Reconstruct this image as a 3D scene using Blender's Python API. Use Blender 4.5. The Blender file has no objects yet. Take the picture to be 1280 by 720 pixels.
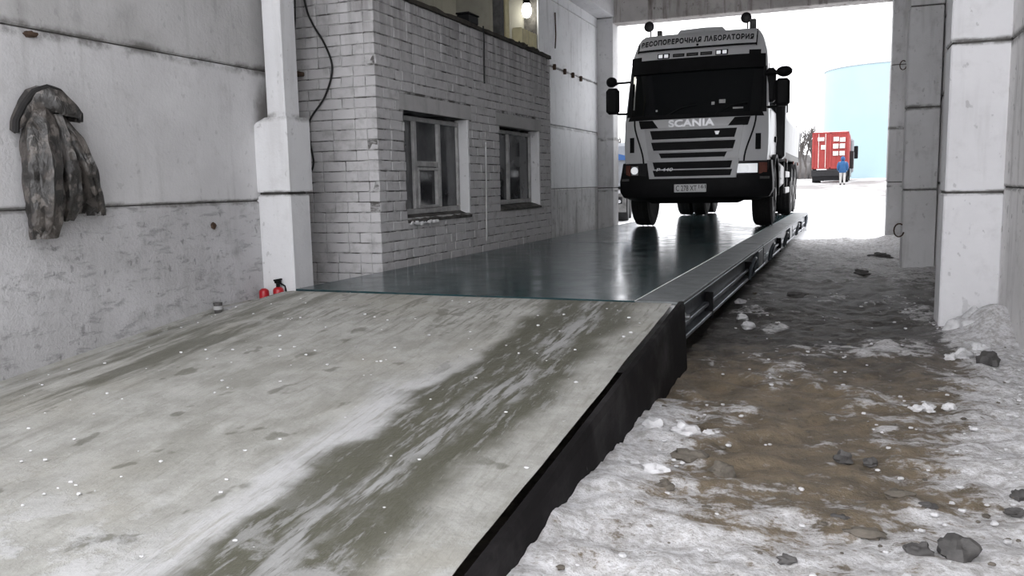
import bpy, math, random
import numpy as np
from mathutils import Vector, Matrix, noise as mnoise
random.seed(7)
SC = bpy.context.scene
COL = SC.collection

# ------------------------------------------------------------------ camera
# world: Y runs along the weighing lane, X to the right, Z up; the lens is the origin
def _n(a): return a / np.linalg.norm(a)
FPX = 1040.0
_Y = _n(np.array([1052 - 640, 222 - 360, FPX]))
_h = np.array([math.cos(math.radians(1.15)), -math.sin(math.radians(1.15)), 0])
_D = _n(np.cross(_Y, _h)); _D = -_D if _D[1] < 0 else _D
_X = _n(np.cross(_D, _Y)); _X = -_X if _X[0] < 0 else _X
_R = np.array([_X, _Y, -_D])
cd = bpy.data.cameras.new('camera'); cam = bpy.data.objects.new('camera', cd); COL.objects.link(cam)
cd.sensor_width = 36; cd.lens = FPX / 1280 * 36; cd.clip_end = 1000; cd.clip_start = 0.05
_r, _u, _f = _R @ np.array([1, 0, 0]), _R @ np.array([0, -1, 0]), _R @ np.array([0, 0, 1])
cam.matrix_world = Matrix(((_r[0], _u[0], -_f[0], 0), (_r[1], _u[1], -_f[1], 0), (_r[2], _u[2], -_f[2], 0), (0, 0, 0, 1)))
SC.camera = cam

# ------------------------------------------------------------------ overcast sky and exposure
w = bpy.data.worlds.new('world'); SC.world = w; w.use_nodes = True
bg = w.node_tree.nodes['Background']; bg.inputs[0].default_value = (0.96, 0.965, 1.0, 1); bg.inputs[1].default_value = 1.0
vs = SC.view_settings
vs.view_transform = 'Standard'; vs.look = 'None'; vs.gamma = 1; vs.use_curve_mapping = False; vs.exposure = 1.95

FL = -1.23      # shed floor
DK = -0.80      # weighbridge deck

# ------------------------------------------------------------------ material helpers
class NT:
    def __init__(s, name):
        s.m = bpy.data.materials.new(name); s.m.use_nodes = True
        s.t = s.m.node_tree; s.b = s.t.nodes['Principled BSDF']; s._p = None
    def new(s, k): return s.t.nodes.new(k)
    def link(s, a, b): s.t.links.new(a, b)
    def put(s, sock, v):
        if hasattr(v, 'is_linked') or hasattr(v, 'links'): s.link(v, sock)
        elif isinstance(v, (tuple, list)) and len(v) == 3 and sock.type == 'RGBA': sock.default_value = (*v, 1)
        else: sock.default_value = v
    def pos(s):
        if not s._p:
            s._p = s.new('ShaderNodeNewGeometry').outputs['Position']
        return s._p
    def obj(s): return s.new('ShaderNodeTexCoord').outputs['Object']
    def xyz(s):
        n = s.new('ShaderNodeSeparateXYZ'); s.link(s.pos(), n.inputs[0]); return n.outputs
    def noise(s, scale=1.0, detail=6, rough=.6, stretch=(1, 1, 1), vec=None, dist=0.0, rot=0, rx=0):
        mp = s.new('ShaderNodeMapping'); mp.inputs['Scale'].default_value = stretch; mp.inputs['Rotation'].default_value = (rx, 0, rot)
        s.link(vec or s.pos(), mp.inputs['Vector'])
        n = s.new('ShaderNodeTexNoise'); n.inputs['Scale'].default_value = scale; n.inputs['Detail'].default_value = detail
        n.inputs['Roughness'].default_value = rough; n.inputs['Distortion'].default_value = dist
        s.link(mp.outputs[0], n.inputs['Vector']); return n.outputs['Fac']
    def rng(s, f, a, b, c=0.0, d=1.0):
        n = s.new('ShaderNodeMapRange'); n.interpolation_type = 'SMOOTHSTEP'
        s.put(n.inputs[0], f)
        for i, v in enumerate((a, b, c, d)): n.inputs[1 + i].default_value = v
        return n.outputs[0]
    def math(s, op, a, b=0.0):
        n = s.new('ShaderNodeMath'); n.operation = op; s.put(n.inputs[0], a); s.put(n.inputs[1], b); return n.outputs[0]
    def mix(s, f, a, b):
        n = s.new('ShaderNodeMix'); n.data_type = 'RGBA'; s.put(n.inputs[0], f); s.put(n.inputs[6], a); s.put(n.inputs[7], b); return n.outputs[2]
    def out(s, col, rough=.7, bump=None, bs=.3, bd=.02, spec=.3, metal=0.0):
        s.put(s.b.inputs['Base Color'], col); s.put(s.b.inputs['Roughness'], rough); s.b.inputs['Specular IOR Level'].default_value = spec
        s.put(s.b.inputs['Metallic'], metal)
        if bump is not None:
            n = s.new('ShaderNodeBump'); n.inputs['Strength'].default_value = bs; n.inputs['Distance'].default_value = bd
            s.link(bump, n.inputs['Height']); s.link(n.outputs[0], s.b.inputs['Normal'])
        return s.m

def plain(name, col, rough=.5, metal=0.0, spec=.4, var=.15, scale=6.0, bump=.0):
    t = NT(name); n = t.noise(scale, 5)
    c = t.mix(t.rng(n, .3, .75), col, tuple(v * (1 - var * 2) for v in col))
    return t.out(c, rough, n if bump else None, bump, .01, spec, metal)
def glow(name, col, strength):
    t = NT(name); t.b.inputs['Base Color'].default_value = (*col, 1)
    t.b.inputs['Emission Color'].default_value = (*col, 1); t.b.inputs['Emission Strength'].default_value = strength; return t.m

def concrete(name, c1, c2, stain, lower=False, amt=.5, streak=.5, spots=.5, seams=(), scr=0.0, damp=False):
    t = NT(name); big = t.noise(.9, 5, .6); med = t.noise(5, 7, .65); fine = t.noise(40, 4, .6)
    st = t.noise(5, 4, .6, (1, 1, .12)); sp = t.noise(17, 3, .5, (1, 1, .7)); sp2 = t.noise(6, 4, .55, (1, 1, .55))
    c = t.mix(t.rng(big, .35, .65), c1, c2)
    c = t.mix(t.math('MULTIPLY', t.rng(st, .52, .72), streak), c, stain)
    c = t.mix(t.math('MULTIPLY', t.rng(med, .5, .75), amt), c, stain)
    c = t.mix(t.math('MULTIPLY', t.rng(sp, .66, .71), spots), c, tuple(v * .4 for v in stain))
    c = t.mix(t.math('MULTIPLY', t.rng(sp2, .69, .72), spots * .8), c, tuple(v * .5 for v in stain))
    if scr:
        s1 = t.noise(10, 6, .7, (1, .5, 1.6), dist=.4, rx=.5); c = t.mix(t.math('MULTIPLY', t.rng(s1, .52, .66), scr), c, tuple(v * .55 for v in stain))
    if damp:
        X_, Y_, Z_ = t.xyz(); dy = t.math('MULTIPLY', t.math('SUBTRACT', Y_, 6.28), 5.0); dz = t.math('MULTIPLY', t.math('SUBTRACT', Z_, .58), 2.6)
        rr = t.math('ADD', t.math('MULTIPLY', dy, dy), t.math('MULTIPLY', dz, dz)); c = t.mix(t.math('MULTIPLY', t.rng(t.math('ADD', rr, t.math('MULTIPLY', med, 1.2)), 1.9, .7), .8), c, (.13, .12, .11))
    Z = t.xyz()[2] if seams else None
    for zs, hw, k in seams:
        wob = t.math('ADD', Z, t.math('MULTIPLY', t.math('SUBTRACT', t.noise(2.2, 5, .7), .5), hw * 1.6))
        d = t.math('ABSOLUTE', t.math('SUBTRACT', wob, zs)); band = t.math('MULTIPLY', t.rng(d, hw, hw * .25), t.rng(t.noise(3.2, 5, .7), .36, .58))
        c = t.mix(t.math('MULTIPLY', band, k), c, (.10, .095, .085))
    h = t.math('ADD', med, t.math('MULTIPLY', fine, .35))
    return t.out(c, .88, h, .35 if not lower else .6, .02, .2)

M = {}
SEAM = ((1.03, .07, .75), (-.10, .035, .7))
M['wall'] = concrete('whitewashed_concrete', (.62, .615, .62), (.53, .525, .53), (.34, .335, .33), amt=.3, streak=.5, spots=.2, seams=SEAM, damp=True)
M['wall_white'] = concrete('far_white_concrete', (.84, .85, .865), (.78, .785, .80), (.42, .42, .42), amt=.3, streak=.4, spots=.25, seams=((2.05, .04, .6), (1.02, .05, .4)))
M['wall_white_low'] = concrete('far_white_peeling', (.62, .62, .625), (.5, .5, .5), (.22, .215, .21), amt=.6, streak=.75, spots=.8)
M['wall_beige'] = concrete('right_wall_concrete', (.80, .785, .78), (.70, .685, .68), (.34, .325, .31), amt=.4, streak=.5, spots=.5, seams=SEAM)
M['wall_low'] = concrete('scuffed_concrete', (.55, .545, .555), (.45, .445, .45), (.27, .265, .26), True, amt=.7, streak=.25, spots=.45, seams=SEAM, scr=.45)
M['wall_up'] = concrete('streaked_concrete', (.50, .495, .495), (.40, .395, .39), (.28, .275, .27), amt=.4, streak=.6, spots=.2, seams=SEAM)
M['column'] = concrete('white_column_paint', (.80, .795, .81), (.73, .725, .74), (.45, .44, .435), amt=.25, streak=.3, spots=.3, seams=((-.14, .03, .8), (1.04, .04, .8)))
M['column_step'] = concrete('white_stepped_column_paint', (.69, .69, .70), (.63, .63, .64), (.45, .44, .435), amt=.25, streak=.3, spots=.3, seams=((-.04, .035, .8), (.62, .05, .6)))
M['reveal'] = concrete('reveal_plaster', (.66, .66, .67), (.58, .58, .585), (.35, .345, .34), amt=.3, streak=.3, spots=.5)
M['column_gray'] = concrete('grey_column_concrete', (.63, .625, .63), (.55, .545, .545), (.28, .275, .27), amt=.4, streak=.45, spots=.3, seams=((-.18, .03, .8), (.90, .05, .8)))
M['lintel'] = concrete('stained_lintel_concrete', (.48, .46, .445), (.36, .34, .325), (.12, .10, .085), amt=.5, streak=.9, spots=.6)
M['joint'] = plain('dark_joint_mortar', (.11, .105, .098), .95, var=.35, scale=9, bump=.6)
M['ceiling'] = plain('ceiling_concrete', (.42, .42, .42), .9)
M['cream'] = concrete('cream_recess_plaster', (.42, .41, .36), (.35, .34, .30), (.2, .19, .155), amt=.3, streak=.4, spots=.2)

def brick_mat(name, c1, c2, dirt):
    t = NT(name); oi = t.new('ShaderNodeObjectInfo').outputs['Random']
    n = t.noise(7, 6, .65); st = t.noise(9, 4, .6, (1, 1, .15)); f = t.noise(60, 3)
    z = t.xyz()[2]
    c = t.mix(oi, c1, c2)
    c = t.mix(t.math('MULTIPLY', t.rng(n, .48, .7), .5), c, dirt)
    top = t.math('MULTIPLY', t.rng(z, .8, 2.0), t.rng(st, .35, .65))
    c = t.mix(t.math('MULTIPLY', top, .75), c, tuple(v * .8 for v in dirt))  # real dirt under the roof, deepened to stand in for shade
    return t.out(c, .9, t.math('ADD', n, t.math('MULTIPLY', f, .4)), .5, .012, .15)
M['brick'] = brick_mat('whitewashed_brick', (.55, .54, .545), (.47, .46, .465), (.27, .26, .255))
t = NT('whitewashed_mortar'); n = t.noise(4.5, 5, .65, (1, 1, 2.5)); M['mortar'] = t.out(t.mix(t.rng(n, .42, .6), (.46, .455, .455), (.10, .095, .09)), .95, n, .4, .01, .15)
M['plaster'] = concrete('smooth_plaster', (.48, .47, .47), (.40, .395, .39), (.25, .24, .235), amt=.3, streak=.4, spots=.2)

# ramp concrete: wet wheel track, frost line, dirt streaks
def ramp_mat():
    t = NT('ramp_concrete'); X, Y, Z = t.xyz()
    warp = t.noise(1.6, 5, .6); W = t.math('MULTIPLY', t.math('SUBTRACT', warp, .5), .55)
    st = t.noise(2.6, 6, .65, (2.2, .35, 1), dist=.3); st2 = t.noise(8, 6, .7, (3, .35, 1)); med = t.noise(6, 7, .65); fine = t.noise(45, 4)
    xw = t.math('ADD', X, W)
    base = t.mix(t.rng(med, .3, .7), (.42, .415, .39), (.31, .305, .28))
    base = t.mix(t.math('MULTIPLY', t.rng(t.noise(2.4, 6, .7, (1.2, .5, 1)), .48, .66), .55), base, (.24, .235, .205))
    base = t.mix(t.math('MULTIPLY', t.rng(t.noise(1.1, 4), .5, .7), .5), base, (.34, .325, .28))
    # right wheel track
    trk = t.math('MULTIPLY', t.rng(xw, -1.92, -1.78), t.rng(xw, -1.12, -1.32))
    trk = t.math('MULTIPLY', trk, t.rng(st, .24, .40))
    # left wheel track, broken up
    l2 = t.math('MULTIPLY', t.math('MULTIPLY', t.rng(xw, -4.25, -4.0), t.rng(xw, -3.3, -3.6)), t.rng(st, .46, .6))
    l3 = t.math('MULTIPLY', t.math('MULTIPLY', t.rng(Y, 4.2, 4.9), t.rng(st2, .5, .62)), .5)
    wet = t.math('MAXIMUM', t.math('MAXIMUM', t.math('MULTIPLY', trk, .92), t.math('MULTIPLY', l2, .75)), l3)
    sp = t.math('MULTIPLY', t.rng(t.noise(5.5, 3, .5, (1, .8, 1)), .63, .68), .55)
    wet = t.math('MAXIMUM', wet, sp)
    base = t.mix(t.math('MULTIPLY', t.rng(st2, .5, .68), .35), base, (.2, .195, .16))
    c = t.mix(wet, base, (.085, .083, .058))
    # pale frost left of the track and scraped lines
    fr = t.math('MULTIPLY', t.math('MULTIPLY', t.rng(xw, -2.12, -1.95), t.rng(xw, -1.76, -1.9)), t.rng(st2, .3, .55))
    fr = t.math('MULTIPLY', fr, t.rng(Y, 4.6, 3.2))
    fr2 = t.math('MULTIPLY', t.math('MULTIPLY', t.rng(xw, -1.62, -1.52), t.rng(xw, -1.38, -1.48)), t.rng(st2, .42, .55))
    fr2 = t.math('MAXIMUM', fr2, t.math('MULTIPLY', t.math('MULTIPLY', trk, t.rng(t.noise(6, 6, .75, (2.6, .5, 1), rot=.25), .53, .62)), .7))
    near = t.math('MULTIPLY', t.math('MULTIPLY', t.rng(Y, 2.6, 1.6), t.rng(t.noise(3.5, 7, .7), .47, .58)), .6)
    crumb = t.rng(t.noise(38, 2, .5), .76, .78)
    frost = t.math('MAXIMUM', t.math('MAXIMUM', t.math('MULTIPLY', fr, .7), t.math('MULTIPLY', fr2, .5)), t.math('MAXIMUM', near, crumb))
    c = t.mix(frost, c, (.56, .56, .57))
    rg = t.math('SUBTRACT', .85, t.math('MULTIPLY', wet, .45))
    h = t.math('ADD', t.math('ADD', t.math('MULTIPLY', st2, .5), med), t.math('ADD', t.math('MULTIPLY', fine, .3), t.math('MULTIPLY', frost, .5)))
    return t.out(c, rg, h, .5, .02, .3)
M['ramp'] = ramp_mat()

def ground_mat():
    t = NT('icy_mud'); X, Y, Z = t.xyz()
    a = t.new('ShaderNodeAttribute'); a.attribute_name = 'snow'; sn = a.outputs['Fac']
    fine = t.noise(22, 6, .7); med = t.noise(6, 6, .65); hi = t.noise(70, 3)
    s = t.rng(t.math('ADD', sn, t.math('ADD', t.math('MULTIPLY', t.math('SUBTRACT', fine, .5), 1.5), t.math('MULTIPLY', t.math('SUBTRACT', t.noise(7, 6, .7, (1, 1.6, 1)), .5), 1.9))), .30, .72)
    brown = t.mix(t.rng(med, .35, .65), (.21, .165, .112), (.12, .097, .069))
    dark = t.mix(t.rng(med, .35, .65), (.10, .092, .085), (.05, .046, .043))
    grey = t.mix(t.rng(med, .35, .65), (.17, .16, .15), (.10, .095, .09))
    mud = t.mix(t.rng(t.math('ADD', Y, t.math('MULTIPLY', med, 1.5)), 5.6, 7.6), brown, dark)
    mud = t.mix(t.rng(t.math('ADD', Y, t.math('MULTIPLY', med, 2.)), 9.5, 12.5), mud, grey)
    mud = t.mix(t.math('MULTIPLY', t.rng(fine, .55, .68), .55), mud, (.04, .036, .033))
    mud = t.mix(t.math('MULTIPLY', t.rng(fine, .42, .3), .4), mud, (.36, .34, .32))
    snow = t.mix(t.rng(fine, .38, .66), (.72, .715, .725), (.40, .385, .375))
    snow = t.mix(t.math('MULTIPLY', t.rng(hi, .62, .7), .6), snow, (.2, .18, .16))
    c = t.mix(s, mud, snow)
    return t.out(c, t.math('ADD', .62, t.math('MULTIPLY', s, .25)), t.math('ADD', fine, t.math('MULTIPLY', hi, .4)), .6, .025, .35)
M['ground'] = ground_mat()
t = NT('snow_yard'); yy = t.xyz()[1]; c = t.mix(t.math('MULTIPLY', t.rng(yy, 24, 40), t.rng(t.noise(.25, 6, .65, (1, .5, 1)), .3, .6)), (.78, .78, .79), (.19, .18, .175)); c = t.mix(t.math('MULTIPLY', t.rng(t.noise(1.2, 6, .7, (1.5, .4, 1)), .6, .72), .5), c, (.4, .38, .36))
M['yard'] = t.out(c, .9, t.noise(3, 5), .4, .05, .2)
M['snow'] = plain('dirty_snow', (.74, .735, .745), .9, var=.16, scale=16, bump=.5)
M['stone'] = plain('wet_stone', (.10, .095, .092), .7, var=.25, scale=14, bump=.5)
M['clod'] = plain('frozen_mud', (.17, .15, .125), .9, var=.25, scale=14, bump=.6)

t = NT('wet_teal_deck'); n = t.noise(3, 6, .65); st = t.noise(4, 5, .6, (2.5, .3, 1)); f = t.noise(55, 3)
c = t.mix(t.rng(n, .35, .7), (.022, .056, .062), (.017, .036, .042)); c = t.mix(t.math('MULTIPLY', t.rng(st, .5, .7), .4), c, (.075, .085, .085)); c = t.mix(t.rng(t.noise(26, 2), .735, .75), c, (.5, .5, .5))
M['deck'] = t.out(c, t.rng(n, .3, .7, .13, .24), t.math('ADD', n, t.math('MULTIPLY', f, .25)), .07, .01, .6)
t = NT('grey_deck_edge'); n = t.noise(6, 6, .65); c = t.mix(t.rng(n, .35, .65), (.20, .21, .215), (.13, .14, .14)); M['edge'] = t.out(c, .5, n, .1, .01, .4)  # greyer band along the right side of the deck
M['steel'] = plain('blue_black_steel', (.060, .070, .082), .38, .3, .5, .25, 8)
M['steel_light'] = plain('scuffed_steel_flange', (.22, .235, .26), .35, .6, .5, .25, 12)
M['galv'] = plain('bright_bolt_steel', (.75, .75, .76), .3, .8)
t = NT('black_side_sheet'); n = t.noise(2.2, 5, .6); s_ = t.noise(9, 4, .6, (1, 1, 2.5)); l = t.noise(16, 3, .5, (1, 1, .5)); c = t.mix(t.rng(n, .45, .7), (.008, .007, .0075), (.022, .02, .021)); c = t.mix(t.math('MULTIPLY', t.rng(l, .72, .74), .25), c, (.3, .3, .31)); M['sidesheet'] = t.out(c, t.rng(n, .4, .7, .75, .5), s_, .25, .01, .12)

M['paint'] = plain('silver_white_cab_paint', (.56, .56, .57), .32, 0, .5, .04, 3)
M['bar'] = plain('grey_grille_bar', (.46, .46, .47), .35, 0, .5, .05)
M['black'] = plain('black_plastic', (.008, .008, .009), .6, 0, .14, .2)
M['blacksat'] = plain('satin_black', (.014, .014, .0155), .4, 0, .25, .2)
M['rubber'] = plain('tyre_rubber', (.014, .0135, .0135), .8, 0, .25, .3, 20, .3)
M['rim'] = plain('dirty_rim', (.16, .155, .15), .6, .3, .4, .25)
t = NT('tinted_windscreen'); M['glass'] = t.out((.006, .007, .008), .06, None, spec=.35)
M['lettering'] = plain('chrome_letters', (.80, .80, .82), .3, .2, .5, .05)
M['ink'] = plain('black_lettering', (.012, .012, .013), .6)
M['plate'] = plain('white_number_plate', (.62, .62, .62), .5, var=.05)
M['lens'] = glow('headlamp_glass', (.95, .97, 1.0), .11)
M['lens_dim'] = plain('dim_lens', (.35, .35, .36), .15, .3, .6)
M['amber'] = plain('amber_lens', (.16, .06, .045), .25)
M['cover'] = plain('white_body_sheet', (.27, .27, .27), .55, 0, .4, .1, 2)
M['grime'] = plain('grimy_chassis_grey', (.12, .118, .115), .75, .1, .3, .3)
M['tankpaint'] = plain('pale_chassis_tank', (.26, .255, .25), .5, .2, .4, .2)
M['paper'] = plain('paper_white', (.5, .5, .5), .7)
M['red_box'] = plain('red_container_paint', (.26, .035, .032), .6, 0, .3, .12, 1.2)
M['white_mark'] = plain('white_decal', (.72, .70, .66), .6, var=.2, scale=5)
M['blue_tarp'] = plain('blue_tarpaulin', (.02, .075, .22), .55, 0, .4, .15, 1.5)
M['tipper'] = plain('pale_ribbed_side', (.20, .21, .225), .6, 0, .3, .1, 2)
M['tank'] = plain('sky_blue_tank_paint', (.30, .405, .44), .6, 0, .3, .05, .1)
M['tank_rail'] = plain('pale_rail', (.40, .42, .44), .6)
M['bark'] = plain('grey_bark', (.10, .09, .085), .95, var=.2)
M['far_scrub'] = plain('far_grey_scrub', (.16, .152, .15), .95, var=.2, scale=.4)
M['cable'] = plain('black_cable', (.012, .012, .012), .6)
M['rust'] = plain('rusty_iron', (.10, .065, .045), .85, .2, .3, .3, 15, .4)
M['wood'] = plain('old_white_window_paint', (.46, .455, .45), .65, 0, .3, .2, 9)
M['void'] = plain('dark_room', (.012, .012, .013), .9)
t = NT('window_pane'); n = t.noise(1.6, 4); M['pane'] = t.out(t.mix(t.rng(n, .35, .65), (.03, .031, .034), (.085, .087, .09)), .08, None, spec=.5)
M['roofing'] = plain('tarred_roofing', (.055, .047, .038), .95, var=.3, scale=12, bump=.6)
M['conduit'] = plain('pale_conduit', (.5, .5, .5), .5)
M['yellow_iron'] = plain('cream_heater_paint', (.62, .56, .34), .6, 0, .4, .1)
M['red'] = plain('red_cylinder_paint', (.42, .012, .02), .3, 0, .5, .1)
M['bulb'] = glow('lit_bulb', (1.0, .97, .86), 7)
def camo():
    t = NT('camouflage_cloth'); a = t.noise(9, 3, .5, (1, 1, .8)); b = t.noise(14, 3, .5, (1, 1, .7)); d = t.noise(17, 5, .6, (1, 1, .6), dist=.5); f = t.noise(140, 2)
    c = t.mix(t.rng(a, .46, .52), (.068, .060, .054), (.028, .026, .024)); c = t.mix(t.rng(b, .58, .62), c, (.11, .098, .088)); c = t.mix(t.math('MULTIPLY', t.rng(d, .61, .66), .5), c, (.27, .255, .24))  # palest blotches paint shine onto the crumpled crests
    return t.out(c, .42, t.math('ADD', d, t.math('MULTIPLY', t.noise(8, 4, .6, (1, 1.2, .7), dist=.5), 1.5)), .55, .025, .6)
M['camo'] = camo()
M['lining'] = plain('black_lining', (.014, .013, .013), .8)
M['skin'] = plain('skin', (.45, .28, .2), .6)
M['blue_coat'] = plain('blue_coat_cloth', (.014, .07, .18), .8, var=.1, scale=5)
M['pale_pants'] = plain('pale_trouser_cloth', (.42, .41, .40), .85)

# ------------------------------------------------------------------ mesh helpers
class MB:
    def __init__(s): s.v = []; s.f = []
    def box(s, a, b):
        (x0, y0, z0), (x1, y1, z1) = [tuple(min(p, q) for p, q in zip(a, b)), tuple(max(p, q) for p, q in zip(a, b))]
        k = len(s.v); s.v += [(x0,y0,z0),(x1,y0,z0),(x1,y1,z0),(x0,y1,z0),(x0,y0,z1),(x1,y0,z1),(x1,y1,z1),(x0,y1,z1)]
        s.f += [tuple(k + i for i in q) for q in ((0,3,2,1),(4,5,6,7),(0,1,5,4),(1,2,6,5),(2,3,7,6),(3,0,4,7))]; return s
    def bbox(s, a, b, r=.01):
        """box with chamfered edges"""
        a, b = [np.minimum(a, b), np.maximum(a, b)]; r = min(r, *(0.49 * (b - a)))
        k = len(s.v); idx = {}
        for sx in (0, 1):
            for sy in (0, 1):
                for sz in (0, 1):
                    c = np.array([b[0] if sx else a[0], b[1] if sy else a[1], b[2] if sz else a[2]])
                    for ax in range(3):
                        p = c.copy()
                        for o in range(3):
                            if o != ax: p[o] += r * (-1 if (sx, sy, sz)[o] else 1)
                        idx[(sx, sy, sz, ax)] = len(s.v); s.v.append(tuple(p))
        I = idx
        for ax in range(3):
            o1, o2 = (ax + 1) % 3, (ax + 2) % 3
            for sd in (0, 1):
                def key(p, q):
                    t = [0, 0, 0]; t[ax] = sd; t[o1] = p; t[o2] = q; return I[(*t, ax)]
                q = [key(0,0), key(1,0), key(1,1), key(0,1)]; s.f.append(tuple(q if sd else q[::-1]))
            for p in (0, 1):
                for q in (0, 1):
                    def kk(e, axx):
                        t = [0, 0, 0]; t[ax] = e; t[o1] = p; t[o2] = q; return I[(*t, axx)]
                    fc = (kk(0, o1), kk(1, o1), kk(1, o2), kk(0, o2)); s.f.append(fc if p ^ q ^ 1 else fc[::-1])
        for sx in (0, 1):
            for sy in (0, 1):
                for sz in (0, 1):
                    t_ = (I[(sx,sy,sz,0)], I[(sx,sy,sz,1)], I[(sx,sy,sz,2)]); s.f.append(t_ if (sx + sy + sz) % 2 else t_[::-1])
        return s
    def loft(s, rings, cap=True, closed=True):
        k = len(s.v); n = len(rings[0])
        for r in rings: s.v += [tuple(p) for p in r]
        for i in range(len(rings) - 1):
            for j in range(n if closed else n - 1):
                a = k + i * n + j; b = k + i * n + (j + 1) % n; s.f.append((a, b, b + n, a + n))
        if cap:
            s.f.append(tuple(k + j for j in range(n))[::-1]); s.f.append(tuple(k + (len(rings) - 1) * n + j for j in range(n)))
        return s
    def tube(s, path, r, n=8, cap=True):
        path = [Vector(p) for p in path]; rr = r if isinstance(r, (list, tuple)) else [r] * len(path); rings = []
        up = Vector((0, 0, 1)); prev = None
        for i, p in enumerate(path):
            d = (path[min(i + 1, len(path) - 1)] - path[max(i - 1, 0)]).normalized()
            a = prev if prev else (up if abs(d.z) < .9 else Vector((1, 0, 0)))
            u = (a - d * a.dot(d)).normalized(); v = d.cross(u); prev = u
            rings.append([p + (u * math.cos(2*math.pi*j/n) + v * math.sin(2*math.pi*j/n)) * rr[i] for j in range(n)])
        return s.loft(rings, cap)
    def lathe(s, prof, c, axis='z', n=24):
        """prof: (r, h) along axis"""
        rings = []
        for r, h in prof:
            R = []
            for j in range(n):
                a = 2 * math.pi * j / n; u, v = r * math.cos(a), r * math.sin(a)
                R.append({'z': (c[0]+u, c[1]+v, c[2]+h), 'x': (c[0]+h, c[1]+u, c[2]+v), 'y': (c[0]+v, c[1]+h, c[2]+u)}[axis])
            rings.append(R)
        return s.loft(rings)
    def blob(s, c, r, seed=0, n=10, m=6, amp=.25):
        rings = []
        for i in range(1, m):
            th = math.pi * i / m; R = []
            for j in range(n):
                a = 2 * math.pi * j / n; d = Vector((math.sin(th)*math.cos(a), math.sin(th)*math.sin(a), -math.cos(th)))
                k = 1 + amp * mnoise.noise(d * 1.7 + Vector((seed * 3.1, seed * 1.7, seed)))
                R.append((c[0] + d.x*r[0]*k, c[1] + d.y*r[1]*k, c[2] + d.z*r[2]*k))
            rings.append(R)
        return s.loft(rings)
    def patch(s, c, nx, nz, yf, out=.01, th=.03):
        """thick curved quad: c = (x,z) corners bl, br, tr, tl; front at yf(x,z)-out"""
        k = len(s.v); N = nx + 1
        for lay in (0, 1):
            for j in range(nz + 1):
                for i in range(N):
                    a, b = i / nx, j / nz
                    x = (c[0][0]*(1-a)+c[1][0]*a)*(1-b) + (c[3][0]*(1-a)+c[2][0]*a)*b
                    z = (c[0][1]*(1-a)+c[1][1]*a)*(1-b) + (c[3][1]*(1-a)+c[2][1]*a)*b
                    s.v.append((x, yf(x, z) - out + lay * th, z))
        L = N * (nz + 1)
        for j in range(nz):
            for i in range(nx):
                a = k + j*N + i; s.f.append((a, a+1, a+1+N, a+N)); s.f.append((a+L, a+N+L, a+1+N+L, a+1+L))
        ed = [k + i for i in range(N)] + [k + j*N + nx for j in range(1, nz+1)] + [k + nz*N + i for i in range(nx-1, -1, -1)] + [k + j*N for j in range(nz-1, 0, -1)]
        for i in range(len(ed)):
            a, b = ed[i], ed[(i+1) % len(ed)]; s.f.append((b, a, a+L, b+L))
        return s
    def mesh(s, name, smooth=False):
        me = bpy.data.meshes.new(name); me.from_pydata(s.v, [], s.f); me.update()
        if smooth:
            for p in me.polygons: p.use_smooth = True
        return me
    def shift(s, o): s.v = [(p[0]-o[0], p[1]-o[1], p[2]-o[2]) for p in s.v]; return s
    def build(s, name, mat, parent=None, smooth=False, origin=None, angle=40):
        """origin: given when vertices are in world space (the root thing's base)"""
        if origin is not None: s.shift(origin)
        me = s.mesh(name, smooth); me.materials.append(M[mat] if isinstance(mat, str) else mat)
        if smooth:
            try: me.set_sharp_from_angle(angle=math.radians(angle))
            except Exception: pass
        o = bpy.data.objects.new(name, me); COL.objects.link(o)
        if parent: o.parent = parent
        elif origin is not None: o.location = origin
        return o

def tag(o, label, cat=None, group=None, kind=None):
    if label: o['label'] = label
    if cat: o['category'] = cat
    if group: o['group'] = group
    if kind: o['kind'] = kind
    return o
def thing(name, label, cat, loc, group=None, rz=0, kind=None):
    o = bpy.data.objects.new(name, None); COL.objects.link(o); o.location = loc; o.rotation_euler = (0, 0, rz); o.empty_display_size = .2
    return tag(o, label, cat, group, kind)
def struct(o): o['kind'] = 'structure'; return o
def text_mesh(name, body, size, mat, parent, loc, rot, depth=.004, width=None, space=1.0, shear=0, bold=0.0, bend=0.0):
    cu = bpy.data.curves.new(name, 'FONT'); cu.body = body; cu.size = size; cu.extrude = depth; cu.align_x = 'CENTER'; cu.align_y = 'CENTER'; cu.space_character = space; cu.shear = shear; cu.offset = bold
    tmp = bpy.data.objects.new(name + '_t', cu); COL.objects.link(tmp)
    bpy.context.view_layer.update(); dg = bpy.context.evaluated_depsgraph_get()
    me = bpy.data.meshes.new_from_object(tmp.evaluated_get(dg)); bpy.data.objects.remove(tmp)
    if width:
        xs = [v.co.x for v in me.vertices]; k = width / (max(xs) - min(xs)); mid = (max(xs) + min(xs)) / 2
        for v in me.vertices: v.co.x = (v.co.x - mid) * k
    if bend:
        for v in me.vertices: v.co.z -= bend * (abs(v.co.x + loc[0]) / 1.16) ** 5
    me.materials.clear(); me.materials.append(M[mat]); me.name = name
    o = bpy.data.objects.new(name, me); COL.objects.link(o); o.parent = parent; o.location = loc; o.rotation_euler = rot
    return o
def sm(a, b, x):
    t = max(0, min(1, (x - a) / (b - a))); return t * t * (3 - 2 * t)

# ================================================================== THE SETTING
WL, WR = -4.80, 1.20            # inner faces of the long walls
GATE = 17.3                     # inner face of the far gate wall
NEAR = -0.1                     # the open near end of the shed
TOP = 6.0
ROWS = [-1.30, -0.10, 1.04, 2.05, 3.2, TOP]

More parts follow.
